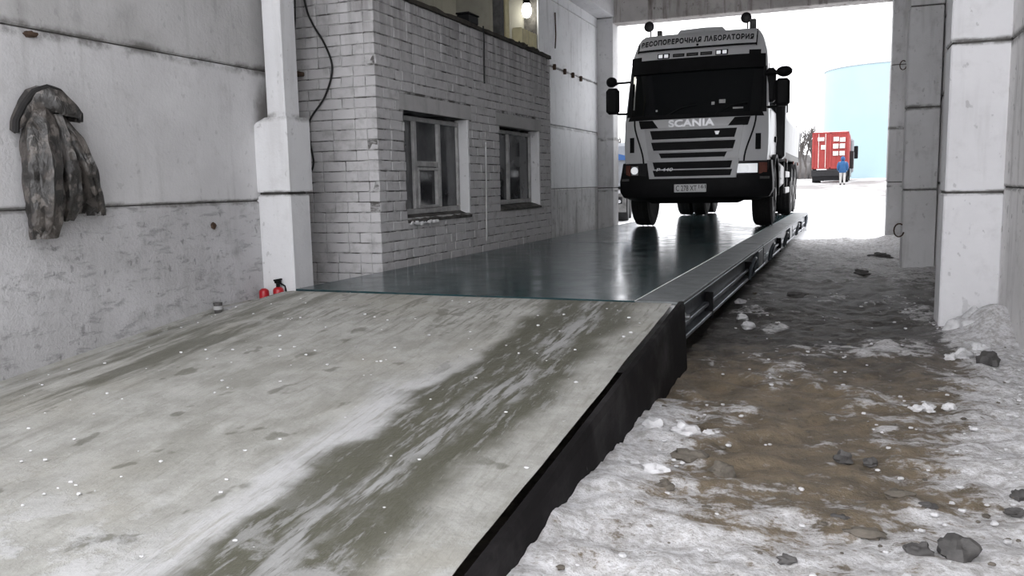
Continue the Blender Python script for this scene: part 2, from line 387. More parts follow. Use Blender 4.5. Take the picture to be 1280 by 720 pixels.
def panel_wall(name, x, dirx, spans, mats, rows=ROWS, jit=.003):
    """long wall of stacked concrete panels; dirx = +1 if the visible face looks towards +x"""
    root = thing(name, None, None, (x, spans[0][0], FL)); struct(root); o = (x, spans[0][0], FL)
    bk = MB()
    for y0, y1 in spans: bk.box((x - dirx * .02, y0, rows[0]), (x - dirx * .25, y1, rows[-1]))
    bk.build('joint_mortar', 'joint', root, origin=o)
    for y0, y1 in spans:
        for i in range(len(rows) - 1):
            g = .005; j = random.uniform(-jit, jit)
            m = MB(); m.bbox(np.array((x + j, y0 + g, rows[i] + g)), np.array((x - dirx * .10, y1 - g, rows[i + 1] - g)), .012)
            m.build('concrete_panel', mats[min(i, len(mats) - 1)], root, origin=o)
    return root
panel_wall('wall_left', WL, 1, [(NEAR, 2.4), (2.4, 6.38)], ['wall_low', 'wall', 'wall_up', 'wall_up'])
panel_wall('wall_left_far', WL - .02, 1, [(13.62, GATE)], ['wall_white_low', 'wall_white'])
panel_wall('wall_right', WR, -1, [(NEAR, 2.0), (2.0, 7.7), (7.7, 12.5), (12.5, GATE)], ['wall_beige'])
# recess behind and above the booth
struct(MB().box((-6.5, 6.2, FL), (-6.35, 13.9, TOP)).build('wall_recess', 'cream'))
struct(MB().box((-6.5, 6.2, FL), (-4.92, 6.36, TOP)).build('wall_recess_near', 'cream'))
struct(MB().box((-6.5, 13.66, FL), (-4.86, 13.82, TOP)).build('wall_recess_end', 'cream'))
struct(MB().box((-6.6, NEAR, TOP), (1.5, GATE + .45, TOP + .25)).build('ceiling', 'ceiling'))
# far gate wall: lintel, sides
struct(MB().bbox(np.array((-4.5, GATE, 3.26)), np.array((2.4, GATE + .42, TOP)), .015).build('lintel', 'lintel'))
gw = MB(); gw.box((-9.0, GATE + .06, FL - .1), (-4.9, GATE + .40, TOP)); gw.box((1.15, GATE + .06, FL - .1), (4, GATE + .40, TOP)); struct(gw.build('wall_gate', 'column_gray'))
# beam along the left columns
struct(MB().bbox(np.array((-4.98, 6.5, 3.38)), np.array((-4.46, GATE + .02, 4.1)), .012).build('trim_1', 'column'))

def column(label, x0, x1, y0, y1, cuts, mat, z1=TOP):
    base = ((x0 + x1) / 2, (y0 + y1) / 2, FL)
    r = thing('concrete_column', label, None, base); struct(r)
    MB().box((x0 + .012, y0 + .012, FL), (x1 - .012, y1 - .012, z1)).build('joint_mortar', 'joint', r, origin=base)
    zs = [FL - .02] + cuts + [z1]
    for i in range(len(zs) - 1):
        j = random.uniform(-.008, .008)
        MB().bbox(np.array((x0 + j, y0 + j, zs[i] + .007)), np.array((x1 + j, y1, zs[i + 1] - .007)), .012).build('concrete_block', mat, r, origin=base)
    return r
column('white concrete column on the right rising from a heap of snow', .78, 1.21, 7.6, 7.98, [-.14, 1.04, 2.2], 'column')
column('grey concrete column right of the lane behind the white one', .78, 1.185, 12.4, 12.78, [-.18, .90, 2.2], 'column_gray')
column('gate post on the right of the bright opening', .80, 1.20, GATE - .02, GATE + .42, [-.1, 2.05], 'column_gray')
column('gate post on the left of the bright opening behind the brick booth', -5.0, -4.49, GATE - .02, GATE + .42, [-.12], 'column_gray', 3.38)
# the near left column: broad lower half with a broken top, slimmer shaft above
r = thing('concrete_column', 'white stepped column beside the brick booth', None, (-4.65, 6.2, FL)); struct(r); o = (-4.65, 6.2, FL)
MB().bbox(np.array((-4.86, 6.08, -1.25)), np.array((-4.47, 6.38, -.05)), .015).build('column_base', 'column_step', r, origin=o)
m = MB(); rings = []
for z_, dx in ((-.028, 0), (.45, 0), (.53, .02), (.58, .07), (.62, .16)):
    rings.append([(-4.85 + dx, 6.07 + dx*.1, z_), (-4.455, 6.07, z_), (-4.455, 6.40, z_), (-4.85 + dx, 6.40, z_)])
m.loft(rings).build('column_block', 'column_step', r, origin=o)
MB().bbox(np.array((-4.80, 6.10, -.06)), np.array((-4.50, 6.36, -.02)), .004).build('joint_mortar', 'joint', r, origin=o)
MB().bbox(np.array((-4.69, 6.11, .60)), np.array((-4.50, 6.33, TOP)), .012).build('column_shaft', 'column_step', r, origin=o)

# ---------------- floor with ice, mud and snow
def snowmask(x, y):
    n = mnoise.fractal(Vector((x * 2.2, y * 1.6, 3.3)), .9, 2.1, 5); n2 = mnoise.noise(Vector((x * .9, y * .7, 8.)))
    right = sm(-.30, .55, x - (-.12 + .27 * (y - 2.6)) + .18 * n2) * (1 - sm(6.2, 7.2, y))
    left = (1 - sm(-.85, -.38, x + .1 * n)) * (1 - sm(4.0, 5.2, y))
    near = 1 - sm(2.2, 3.9, y + .25 * n2)
    corner = sm(.62, .9, x) * sm(5.2, 6.0, y) * (1 - sm(7.7, 8.2, y))
    far = .75 * sm(9.5, 13.5, y + 1.4 * (x - .1)) + .4 * sm(13.0, 17.0, y) ; jambs = sm(.2, .7, x) * sm(12.9, 14.5, y)
    streaks = .33 * sm(.1, .5, n) * (1 - sm(9, 11, y) * .5)
    return max(right, left, near * .95, corner, far, jambs, streaks) * .85 + .05 + .25 * n
def floor():
    xs = np.arange(-1.02, 1.32, .03); ys = np.concatenate([np.arange(NEAR, 1.8, .15), np.arange(1.8, 8.5, .03), np.arange(8.5, GATE + .5, .07)])
    V = []; S = []
    for y in ys:
        for x in xs:
            s = max(0, min(1, snowmask(x, y))); h = .028 * mnoise.fractal(Vector((x * 5, y * 5, 0)), 1.0, 2.0, 4) + .03 * mnoise.noise(Vector((x * 1.3, y * 1.1, 2))) + .035 * s * (1 + .6 * mnoise.noise(Vector((x * 9, y * 9, 5))))
            heap = .20 * math.exp(-((x - 1.15) ** 2 / .05 + (y - 7.25) ** 2 / .12)) + .17 * math.exp(-((x - 1.2) ** 2 / .14 + (y - 15.9) ** 2 / 2.)) + .10 * math.exp(-((x - .85) ** 2 / .06 + (y - 16.9) ** 2 / .5)) + .03 * math.exp(-((x + .95) ** 2 / .03 + (y - 2.6) ** 2 / 2.5))
            V.append((x, y, FL - .02 + h + heap)); S.append(s)
    n = len(xs); Fc = [(j*n+i, j*n+i+1, (j+1)*n+i+1, (j+1)*n+i) for j in range(len(ys)-1) for i in range(n-1)]
    me = bpy.data.meshes.new('floor'); me.from_pydata(V, [], Fc)
    a = me.attributes.new('snow', 'FLOAT', 'POINT'); a.data.foreach_set('value', S)
    for p in me.polygons: p.use_smooth = True
    me.materials.append(M['ground']); o = bpy.data.objects.new('floor', me); COL.objects.link(o); struct(o)
floor()
struct(MB().box((-6.6, NEAR, FL - .25), (1.5, GATE + .45, FL - .13)).build('floor_slab', 'clod'))
def yardz(y): return FL + .0 + max(0, y - 22) * .0212 if y < 75 else FL + 53 * .0212
def yard():
    V = []; ys = [GATE + .4, 18.5, 20, 22, 25, 30, 36, 44, 52, 60, 70, 80, 110, 150, 260]; xs = [-150, -60, -30, -15, -8, -5, -3, -1, 0, 1, 2, 3, 5, 8, 15, 30, 60, 150]
    for y in ys:
        for x in xs: V.append((x, y, yardz(y) - .02 + (.05 * mnoise.noise(Vector((x * .4, y * .3, 1))) if y > 21 else 0)))
    n = len(xs); Fc = [(j*n+i, j*n+i+1, (j+1)*n+i+1, (j+1)*n+i) for j in range(len(ys)-1) for i in range(n-1)]
    m = MB(); m.v = V; m.f = Fc; struct(m.build('ground', 'yard', smooth=True))
    m = MB(); m.v = [(-80, -80, FL - .06), (80, -80, FL - .06), (80, NEAR, FL - .06), (-80, NEAR, FL - .06)]; m.f = [(0, 1, 2, 3)]; struct(m.build('ground_near', 'yard'))  # unseen snow ground behind the camera, added to bounce light inside
yard()

# ---------------- concrete ramp up to the weighbridge
def rampz(x, y):
    return DK - .004 - .0945 * (5.45 - y) - .19 * sm(0, 1, (-4.0 - x) / .8)
rroot = thing('ramp', 'grey concrete approach ramp with wet wheel tracks', None, (-2.9, 3.2, FL)); struct(rroot); o = (-2.9, 3.2, FL)
xs = np.arange(-4.80, -.965, .06); ys = np.arange(.9, 5.46, .05); m = MB(); n = len(xs)
for y in ys:
    for x in xs:
        h = .006 * mnoise.fractal(Vector((x * 4, y * 2, 0)), 1, 2, 4) + .012 * mnoise.noise(Vector((x * 1.2, y * .8, 4)))
        m.v.append((x, y, max(FL - .03, rampz(x, y) + h * (1 - sm(5.2, 5.45, y)))))
m.f = [(j*n+i, j*n+i+1, (j+1)*n+i+1, (j+1)*n+i) for j in range(len(ys)-1) for i in range(n-1)]
m.build('ramp_surface', 'ramp', rroot, True, o)
m = MB(); rings = []
for y in np.linspace(.9, 5.50, 24):
    t_ = max(FL - .02, rampz(-.97, y)); rings.append([(-.985, y, t_ + .004), (-.955, y, t_ + .006), (-.945, y, t_ - .03), (-.925, y, FL - .06), (-.985, y, FL - .06)])
m.loft(rings); m.build('side_sheet', 'sidesheet', rroot, origin=o)
MB().box((-4.10, 5.40, FL - .05), (-.99, 5.44, DK - .012)).build('ramp_end', 'wall_low', rroot, origin=o)
m = MB(); m.box((-4.80, 5.452, FL - .05), (-4.10, 7.05, DK - .17)); struct(m.build('floor_apron', 'wall_low'))
m = MB(); rings = []
for y in np.linspace(1.6, 6.05, 30):
    zz = rampz(-4.75, y if y < 5.45 else 5.45); k = .012 * mnoise.noise(Vector((y * 3, 0, 0)))
    rings.append([(-4.80, y, zz - .05), (-4.72 + k, y, zz - .05), (-4.73 + k, y, zz + .018), (-4.80, y, zz + .03)])
m.loft(rings); struct(m.build('baseboard_left', 'ramp'))

# ================================================================== WEIGHBRIDGE
ANG = -math.atan2(.25, 15.43)
wb = thing('weighbridge', 'long teal steel truck scale platform under the parked lorry', 'truck scale', (-.97, 5.47, FL), rz=ANG)
LEN = [5.27, 5.0, 5.16]; H = DK - FL; y0 = 0
def loop_handle(y, parent):
    p = []
    for a in np.linspace(0, math.pi, 9): p.append((.045 + .03 * math.sin(a), y - .14 * math.cos(a), H - .13 + .09 * math.sin(a)))
    p = [(.03, y - .14, H - .25)] + p + [(.03, y + .14, H - .25)]
    MB().tube(p, .018, 8).build('lifting_loop', 'steel', parent, True)
for k, L in enumerate(LEN):
    a, b = y0 + .012, y0 + L - .012
    MB().bbox(np.array((-3.09, a, H - .02)), np.array((-.31, b, H)), .004).build('deck_plate', 'deck', wb)
    MB().bbox(np.array((-.308, a, H - .02)), np.array((0, b, H + .002)), .004).build('edge_strip', 'edge', wb)
    beam = MB(); beam.box((-.07, a, H - .25), (-.05, b, H - .02)); beam.build('side_beam_web', 'steel', wb)
    MB().bbox(np.array((-.10, a, H - .275)), np.array((.012, b, H - .245)), .005).build('bottom_flange', 'steel_light', wb)
    MB().bbox(np.array((-.06, a, H - .20)), np.array((-.015, b, H - .17)), .004).build('edge_rib', 'steel_light', wb)
    MB().bbox(np.array((-.05, a, H - .045)), np.array((.004, b, H - .021)), .004).build('top_flange', 'steel', wb)
    MB().box((-3.06, a, H - .25), (-3.03, b, H - .02)).build('side_beam_web', 'steel', wb)
    for e, w_ in ((a, .05), (b - (.55 if k < 2 else .3), .5)):
        MB().bbox(np.array((-.05, e, H - .244)), np.array((.008, e + (w_ if e > a else .02), H - .046)), .006).build('end_plate', 'steel', wb)
    for q in ((.24, .74) if k == 0 else (.5,)):
        yy = a + L * q
        MB().bbox(np.array((-.05, yy - .012, H - .30)), np.array((.016, yy + .012, H - .09)), .003).build('stiffener', 'black', wb)
    for yy in ([a + 3.75] if k == 0 else [a + .6, a + 2.95] if k == 1 else [a + .75, a + 3.6]): loop_handle(yy, wb)
    MB().lathe([(.03, 0), (.03, .03), (.018, .032), (.018, .06)], (-.05, a + .28, H - .14), 'x', 10).build('bolt', 'galv', wb)
    for yy in (a + .15, b - .15):
        for xx in (-.35, -2.75): MB().box((xx - .15, yy - .12, -.03), (xx + .15, yy + .12, H - .26)).build('load_cell_foot', 'steel', wb)
    for xx in (-.6, -1.2, -1.8, -2.4): MB().box((xx - .06, a, H - .24), (xx + .06, b, H - .021)).build('deck_rib', 'steel', wb)
    y0 += L
# far exit ramp
m = MB(); m.loft([[(-3.85, 20.95, FL - .03), (-.74, 20.95, FL - .03), (-.74, 20.95, DK - .01), (-3.85, 20.95, DK - .01)], [(-3.75, 26.5, FL - .03), (-.66, 26.5, FL - .03), (-.66, 26.5, yardz(26.5) + .01), (-3.75, 26.5, yardz(26.5) + .01)]]); struct(m.build('exit_ramp', 'yard'))

# ================================================================== BRICK BOOTH
BX, BY0, BY1, BT = -4.15, 7.06, 12.22, 1.86
bo = (-5.2, 9.6, FL); booth = thing('brick_booth', 'whitewashed brick weighing booth with two windows beside the platform', 'building', bo)
WIN = [(7.61, 9.18, -.33, .77), (10.15, 11.70, -.31, .76)]
core = MB(); cx = BX - .008
def core_box(ya, yb, za, zb): core.box((cx - .30, ya, za), (cx, yb, zb))
core_box(BY0 + .012, BY1, FL - .05, WIN[0][2]); core_box(BY0 + .012, BY1, WIN[0][3], BT)
core_box(BY0 + .012, WIN[0][0], WIN[0][2], WIN[0][3]); core_box(WIN[0][1], WIN[1][0], WIN[0][2], WIN[0][3]); core_box(WIN[1][1], BY1, WIN[0][2], WIN[0][3])
core.box((-6.30, BY0 + .012, FL - .05), (cx - .30, BY0 + .31, BT)); core.box((-6.30, BY1 - .3, FL - .05), (cx - .30, BY1, BT))
core.build('mortar_wall', 'mortar', booth, origin=bo)
MB().box((-6.25, BY0 + .32, FL - .05), (-4.75, BY1 - .32, BT - .05)).build('dark_interior', 'void', booth, origin=bo)
variants = []
for k in range(6):
    m = MB(); rnd = random.Random(k); m.bbox(np.array((-.5, -.5, -.5)), np.array((.5, .5, .5)), .04)
    m.v = [(v[0] + rnd.uniform(-.012, .012), v[1] + rnd.uniform(-.02, .02), v[2] + rnd.uniform(-.035, .035)) for v in m.v]
    me = m.mesh('brick'); me.materials.append(M['brick']); variants.append(me)
bricks = []   # (dist, centre, dims)
CH = .1
zc0 = -1.24
for c in range(int((BT - zc0) / CH)):
    za = zc0 + c * CH; zb = za + CH - .011
    header = c % 3 == 2
    L = .13 if header and False else .26
    off = (c % 2) * .13 + random.uniform(-.02, .02)
    # side face (looks to +x)
    ya = BY0 - off
    while ya < BY1:
        l_ = L if random.random() > .22 else .135
        s0, s1 = max(ya, BY0 + .001), min(ya + l_ - .006, BY1); ya += l_
        if s1 - s0 < .03: continue
        segs = [(s0, s1)]
        for (w0, w1, z0, z1) in WIN:
            if zb > z0 + .02 and za < z1 + .17:
                pad = 0.0 if za < z1 - .02 else .10
                ns = []
                for (p, q) in segs:
                    if q <= w0 - pad or p >= w1 + pad: ns.append((p, q)); continue
                    if p < w0 - pad: ns.append((p, w0 - pad))
                    if q > w1 + pad: ns.append((w1 + pad, q))
                segs = ns
        for p, q in segs:
            if q - p < .025: continue
            d = BX + random.uniform(-.004, .003)
            bricks.append(((BX*BX + p*p + za*za) ** .5, (d - .055, (p + q) / 2, (za + zb) / 2), (.11, q - p, zb - za)))
    # near face (looks towards the camera)
    xa = BX + .0 - ((c + 1) % 2) * .13 * 0 
    xr = BX - (.112 if c % 2 == 0 else .0) - .0
    xb_ = BX - .113
    off2 = (c % 2) * .13
    while xb_ > -5.25:
        l_ = .26 if random.random() > .25 else .135
        if off2: l_ = off2; off2 = 0
        q = xb_; p = xb_ - l_ + .006; xb_ -= l_
        d = BY0 + random.uniform(-.003, .004)
        bricks.append(((p*p + BY0*BY0 + za*za) ** .5 - .3, ((p + q) / 2, d + .055, (za + zb) / 2), (q - p, .11, zb - za)))
bricks.sort(key=lambda b: b[0] + (3 if b[1][2] < -.95 or b[1][0] < -4.98 else 0))
rest = MB()
for i, (_, c, d) in enumerate(bricks):
    if i < 300:
        b = bpy.data.objects.new('brick', random.choice(variants)); COL.objects.link(b); b.parent = booth
        b.location = (c[0] - bo[0], c[1] - bo[1], c[2] - bo[2]); b.scale = d
    else:
        rest.bbox(np.array(c) - np.array(d) / 2, np.array(c) + np.array(d) / 2, .005)
ob = rest.build('far_bricks', 'brick', booth, origin=bo); ob['kind'] = 'stuff'
for (w0, w1, z0, z1) in WIN: MB().bbox(np.array((BX - .1, w0 - .10, z1 + .0)), np.array((BX - .001, w1 + .10, z1 + .165)), .006).build('window_lintel', 'plaster', booth, origin=bo)
# roof slab and debris along its edge
m = MB(); rings = []
for y in np.linspace(BY0 - .05, BY1 + .02, 40):
    k = .02 * mnoise.noise(Vector((y * 4, 1, 0))); rings.append([(-6.33, y, BT), (BX + .02 + k, y, BT + .002), (BX + .015 + k, y, BT + .05 + k), (BX - .10, y, BT + .08 + k), (-6.33, y, BT + .09)])
m.loft(rings); m.build('roof_slab', 'roofing', booth, origin=bo)

def window(wx, w0, w1, z0, z1, muntins, rails, sash):
    cyl = ((w0 + w1) / 2)
    wroot = bpy.data.objects.new('window', None); COL.objects.link(wroot); wroot.parent = booth; wroot.location = (wx - bo[0], cyl - bo[1], z0 - bo[2]); o = (wx, cyl, z0)
    tk = .05
    fr = MB(); fr.bbox(np.array((wx - .05, w0, z0)), np.array((wx, w1, z0 + .06)), .006); fr.bbox(np.array((wx - .05, w0, z1 - .05)), np.array((wx, w1, z1)), .006)
    fr.bbox(np.array((wx - .05, w0, z0 + .06)), np.array((wx, w0 + tk, z1 - .05)), .006); fr.bbox(np.array((wx - .05, w1 - tk, z0 + .06)), np.array((wx, w1, z1 - .05)), .006)
    fr.build('frame', 'wood', wroot, origin=o)
    eds = [w0 + tk] + [v for mm in muntins for v in (mm - .032, mm + .032)] + [w1 - tk]
    for mm in muntins: MB().bbox(np.array((wx - .05, mm - .032, z0 + .06)), np.array((wx + .008, mm + .032, z1 - .05)), .006).build('mullion', 'wood', wroot, origin=o)
    for i in range(0, len(eds), 2):
        MB().box((wx - .032, eds[i], z0 + .06), (wx - .026, eds[i+1], z1 - .05)).build('pane', 'pane', wroot, origin=o)
    for (ya, yb, z) in rails: MB().bbox(np.array((wx - .05, ya, z - .03)), np.array((wx + .004, yb, z + .03)), .006).build('rail', 'wood', wroot, origin=o)
    for (ya, yb, za, zb) in sash:
        s = MB()
        for p, q in (((ya, za), (yb, za + .03)), ((ya, zb - .03), (yb, zb)), ((ya, za + .03), (ya + .03, zb - .03)), ((yb - .03, za + .03), (yb, zb - .03))):
            s.bbox(np.array((wx - .03, p[0], p[1])), np.array((wx + .012, q[0], q[1])), .004)
        s.build('vent_sash', 'wood', wroot, origin=o)
    m = MB(); rings = []
    for y in np.linspace(w0 - .0, w1 + .04, 18):
        k = .018 * mnoise.noise(Vector((y * 7, 3, z0))); rings.append([(wx + .0, y, z0 - .075), (BX + .015 + k, y, z0 - .08), (BX + .02 + k, y, z0 - .05 + k), (wx, y, z0 - .002)])
    m.loft(rings); m.build('window_sill', 'joint', wroot, origin=o)
    return wroot
wr1 = window(-4.27, 7.62, 9.16, -.30, .74, [8.04, 8.62], [(8.07, 8.59, .24)], [(8.09, 8.57, -.24, .20)])
window(-4.28, 10.16, 11.68, -.27, .73, [10.78], [], [])
for (w0, w1, z0, z1) in WIN:     # bright plastered far reveal
    MB().bbox(np.array((-4.32, w1 - .02, z0)), np.array((BX - .002, w1 + .03, z1)), .006).build('window_reveal', 'reveal', booth, origin=bo)
# crumbs on the first sill
m = MB()
for i in range(9): m.blob((-4.14 + random.uniform(-.01, .02), 7.68 + i * .07 + random.uniform(-.02, .02), -.385 + random.uniform(-.01, .01)), (.025, .04, .022), i, 7, 5, .5)
sc = m.build('sill_rubble', 'snow', booth, True, bo); sc['kind'] = 'stuff'

def cable(name, label, pts, r, mat, cat='cable'):
    # smooth through the points
    P = [Vector(p) for p in pts]; out = []
    for i in range(len(P) - 1):
        a, b, c, d = P[max(i-1, 0)], P[i], P[i+1], P[min(i+2, len(P)-1)]
        for t in np.linspace(0, 1, 7)[:-1]:
            out.append(.5 * ((2*b) + (c - a)*t + (2*a - 5*b + 4*c - d)*t*t + (3*b - a - 3*c + d)*t**3))
    out.append(P[-1]); o = pts[-1]
    return tag(MB().tube(out, r, 7).build(name, mat, None, True, o), label, cat)
cable('cable', 'loose black cable curling down the bright end of the brick booth', [(-5.0, 7.03, 2.6), (-4.88, 7.03, 1.81), (-4.80, 7.03, 1.58), (-4.67, 7.03, 1.37), (-4.60, 7.03, 1.14), (-4.70, 7.03, .88), (-4.88, 7.02, .66), (-4.89, 7.02, .47), (-4.86, 7.02, .24), (-4.93, 7.01, .11), (-4.98, 7.03, .12)], .010, 'cable')
cable('cable', 'straight thin cable behind the stepped white column', [(-4.95, 6.96, 2.8), (-4.94, 6.96, 1.8), (-4.97, 6.96, 1.4), (-4.97, 6.96, 1.13)], .008, 'cable')
MBo = MB().bbox(np.array((-5.06, 6.92, 1.09)), np.array((-4.93, 7.05, 1.13)), .008).build('wall_bracket', 'rust', None, origin=(-5.0, 7.05, 1.11)); tag(MBo, 'short rusty bracket at the foot of the straight cable', 'bracket')
cable('cable', 'short dark cable hanging from the booth roof edge', [(BX + .035, 9.62, BT + .06), (BX + .025, 9.66, BT - .1), (BX + .018, 9.66, 1.5), (BX + .018, 9.66, 1.24)], .010, 'cable')
cable('conduit', 'pale vertical conduit on the booth between the two windows', [(BX + .015, 9.66, .52), (BX + .015, 9.65, 0), (BX + .015, 9.63, -.45), (BX + .015, 9.62, -.70)], .011, 'conduit', 'pipe')

# things on the booth roof
ZR = BT + .085
o = (-4.40, 11.84, ZR); hb = thing('radiator', 'cream ribbed radiator standing on the far end of the booth roof', 'radiator', o)
for i in range(6): MB().bbox(np.array((-.08, -.34 + i * .115, .04)), np.array((.08, -.26 + i * .115, .29)), .02).build('section', 'yellow_iron', hb)
MB().bbox(np.array((-.04, -.35, 0)), np.array((.04, .33, .06)), .01).build('foot_rail', 'rust', hb)
o = (-4.80, 11.84, ZR); pp = thing('iron_post', 'dark vertical iron post on the booth roof beside the radiator', 'post', o)
MB().bbox(np.array((-.07, -.10, 0)), np.array((.05, .06, 2.2)), .01).build('post', 'grime', pp); MB().tube([(.02, .22, 0), (.02, .22, 2.2)], .05, 12).build('pipe', 'yellow_iron', pp, True); MB().bbox(np.array((-.12, -.2, 0)), np.array((.12, .34, .02)), .004).build('foot_plate', 'rust', pp)
o = (-4.32, 9.62, ZR + .012); jb = thing('junction_box', 'small dark junction box on the edge of the booth roof', 'box', o)
MB().bbox(np.array((-.08, -.15, 0)), np.array((.08, .15, .10)), .012).build('box', 'black', jb); MB().bbox(np.array((-.09, -.16, .10)), np.array((.09, .16, .12)), .006).build('lid', 'black', jb)
m = MB()
for i in range(26): m.blob((BX - .1 - random.random() * .3, 11.0 + random.random() * 1.15, ZR + .01), (.05, .06, .05), i, 7, 5, .6)
tag(m.build('roof_debris', 'roofing', None, True, (BX - .2, 11.6, ZR)), 'dark clumps of debris on the booth roof around the radiator', 'debris', kind='stuff')
# bulb hanging in the recess
o = (-5.3, 14.36 * 5.3 / 5.3, 3.05)
lb = thing('light_bulb', 'glowing bare bulb hanging above the booth roof', 'lamp', (-4.95, 13.42, 2.88))
MB().lathe([(.01, -.14), (.05, -.12), (.075, -.07), (.078, 0), (.065, .06), (.05, .09)], (0, 0, 0), 'z', 20).build('globe', 'bulb', lb, True)
MB().lathe([(.055, .09), (.06, .10), (.06, .17), (.03, .19)], (0, 0, 0), 'z', 16).build('socket', 'black', lb, True)
MB().tube([(0, 0, .19), (0, 0, .50)], .008, 6).build('cord', 'cable', lb)

# marks on the left far wall: anchor stubs along the upper joint
for y, z, l in ((14.39, 2.06, 'first iron stub past the booth in the joint of the far white wall'), (14.99, 2.05, 'second iron stub past the booth in the far white wall'), (15.49, 2.04, 'third iron stub past the booth in the far white wall'), (16.01, 2.03, 'iron stub of the far white wall nearest the gate post')):
    tag(MB().bbox(np.array((WL - .04, y - .025, z - .06)), np.array((WL + .03, y + .025, z + .04)), .008).build('anchor_stub', 'rust', None, origin=(WL - .03, y, z)), l, 'anchor', 'iron stubs in the far white wall')
tag(MB().tube([(WL + .0, 14.47, 3.0), (WL + .01, 14.46, 2.6), (WL, 14.45, 2.38)], .012, 6).build('iron_strip', 'rust', None, True, (WL, 14.45, 2.38)), 'thin dark vertical strip high on the far white wall', 'strip')
tag(MB().blob((WL + .01, 3.93, 1.0), (.03, .05, .02), 3, 8, 6, .4).build('wall_nail', 'rust', None, True, (WL, 3.93, 1.0)), 'rusty stub in the left wall above the jacket', 'nail')
tag(MB().blob((WL + .01, 5.47, -.29), (.02, .025, .03), 5, 8, 6, .4).build('wall_plug', 'rust', None, True, (WL, 5.47, -.29)), 'rusty plug in the left wall halfway between jacket and column', 'plug')
# wire rings on the right gate post and column
def ring(label, c, r, tilt):
    p = [(c[0] + r * .7 * math.cos(a), c[1] - .01 - .02 * math.sin(a), c[2] + r * math.sin(a)) for a in np.linspace(math.pi * .3, math.pi * 1.9, 12)]
    tag(MB().tube(p, .010, 6).build('wire_loop', 'rust', None, True, c), label, 'wire loop')
ring('wire loop high on the right gate post', (1.0, GATE - .03, 2.03), .08, 0)
ring('wire loop sticking out low beside the grey column', (.74, 12.38, -.62 - .1), .09, 0)

# ================================================================== JACKET on the left wall
J = thing('jacket', 'dark camouflage jacket with hood hanging on the left wall', 'jacket', (WL + .02, 3.95, .60)); jo = (WL + .02, 3.95, .60)
def cloth_tube(path, seed, n=28, fold=.16):
    """path: (y, z, halfwidth, depth) down the garment; hangs in front of the wall"""
    m = MB(); P = []
    for i in range(len(path) - 1):
        for t in np.linspace(0, 1, 9)[:-1]:
            P.append([path[i][k] * (1 - t) + path[i+1][k] * t for k in range(4)])
    P.append(list(path[-1])); rings = []
    for i, (y, z, hw, dp) in enumerate(P):
        R = []
        for j in range(n):
            a = 2 * math.pi * j / n; cy, cx_ = math.cos(a), math.sin(a)
            f = 1 + fold * 1.3 * mnoise.noise(Vector((cy * 2.2 + seed, cx_ * 2.2, z * 2.0 + seed))) + fold * .55 * mnoise.noise(Vector((cy * 4 + seed, cx_ * 4, z * 11)))
            R.append((WL + .012 + dp + cx_ * dp * f, y + cy * hw * f, z + .012 * mnoise.noise(Vector((cy * 3, seed, cx_)))))
        rings.append(R)
    # open, turned-in lower end
    last = rings[-1]; cy = sum(p[1] for p in last) / n; cz = last[0][2]; cxm = sum(p[0] for p in last) / n
    rings.append([(cxm + (p[0] - cxm) * .7, cy + (p[1] - cy) * .7, cz + .006) for p in last])
    rings.append([(cxm + (p[0] - cxm) * .6, cy + (p[1] - cy) * .6, cz + .09) for p in last])
    return m.loft(rings)
cloth_tube([(3.955, .58, .05, .04), (3.97, .50, .12, .05), (3.99, .35, .14, .055), (4.02, .1, .15, .06), (4.05, -.08, .14, .055), (4.06, -.14, .12, .045)], 1, fold=.26).build('body', 'camo', J, True, jo, 60)
cloth_tube([(3.90, .53, .05, .06), (3.86, .40, .09, .09), (3.83, .2, .10, .115), (3.82, -.02, .095, .115), (3.83, -.2, .085, .095), (3.84, -.285, .07, .07)], 5, fold=.3).build('sleeve', 'camo', J, True, jo, 60)
cloth_tube([(4.00, .50, .05, .05), (4.07, .36, .062, .085), (4.14, .15, .062, .105), (4.20, 0, .06, .095), (4.25, -.10, .055, .075), (4.265, -.155, .05, .055)], 9, fold=.3).build('sleeve', 'camo', J, True, jo, 60)
cloth_tube([(3.96, .50, .04, .07), (3.99, .36, .055, .085), (4.02, .15, .06, .10), (4.04, 0, .06, .09), (4.04, -.12, .05, .07), (4.03, -.18, .04, .05)], 13, fold=.3).build('front_flap', 'camo', J, True, jo, 60)
for (yy, zz, w_) in ((3.84, -.285, .075), (4.265, -.155, .053)): MB().lathe([(w_, 0), (w_ * 1.04, .035), (w_, .06)], (WL + .085, yy, zz), 'z', 20).build('cuff', 'camo', J, True, jo)
# hood: draped arch with a dark rim
m = MB(); rings = []
arch = [(3.725, .37), (3.735, .44), (3.79, .54), (3.85, .625), (3.92, .655), (3.99, .635), (4.07, .565), (4.135, .50), (4.13, .455)]
AP = []
for i in range(len(arch) - 1):
    for t in np.linspace(0, 1, 5)[:-1]: AP.append((arch[i][0]*(1-t)+arch[i+1][0]*t, arch[i][1]*(1-t)+arch[i+1][1]*t))
AP.append(arch[-1]); cc = (3.945, .47)
for f_, d_ in ((.97, .02), (1.0, .13), (.86, .165), (.62, .18), (.35, .175), (.1, .16)):
    rings.append([(WL + .01 + d_ * (.35 + .65 * sm(3.74, 4.0, y)) + .014 * mnoise.noise(Vector((y * 14, z * 14, f_ * 3))), cc[0] + (y - cc[0]) * f_, cc[1] + (z - cc[1]) * f_ + (.02 if f_ < 1 else 0)) for y, z in AP])
k0 = len(rings[0]); m.loft(rings, cap=False, closed=False)
hd = m.build('hood', 'camo', J, True, jo, 70)
md = hd.modifiers.new('thickness', 'SOLIDIFY'); md.thickness = .012
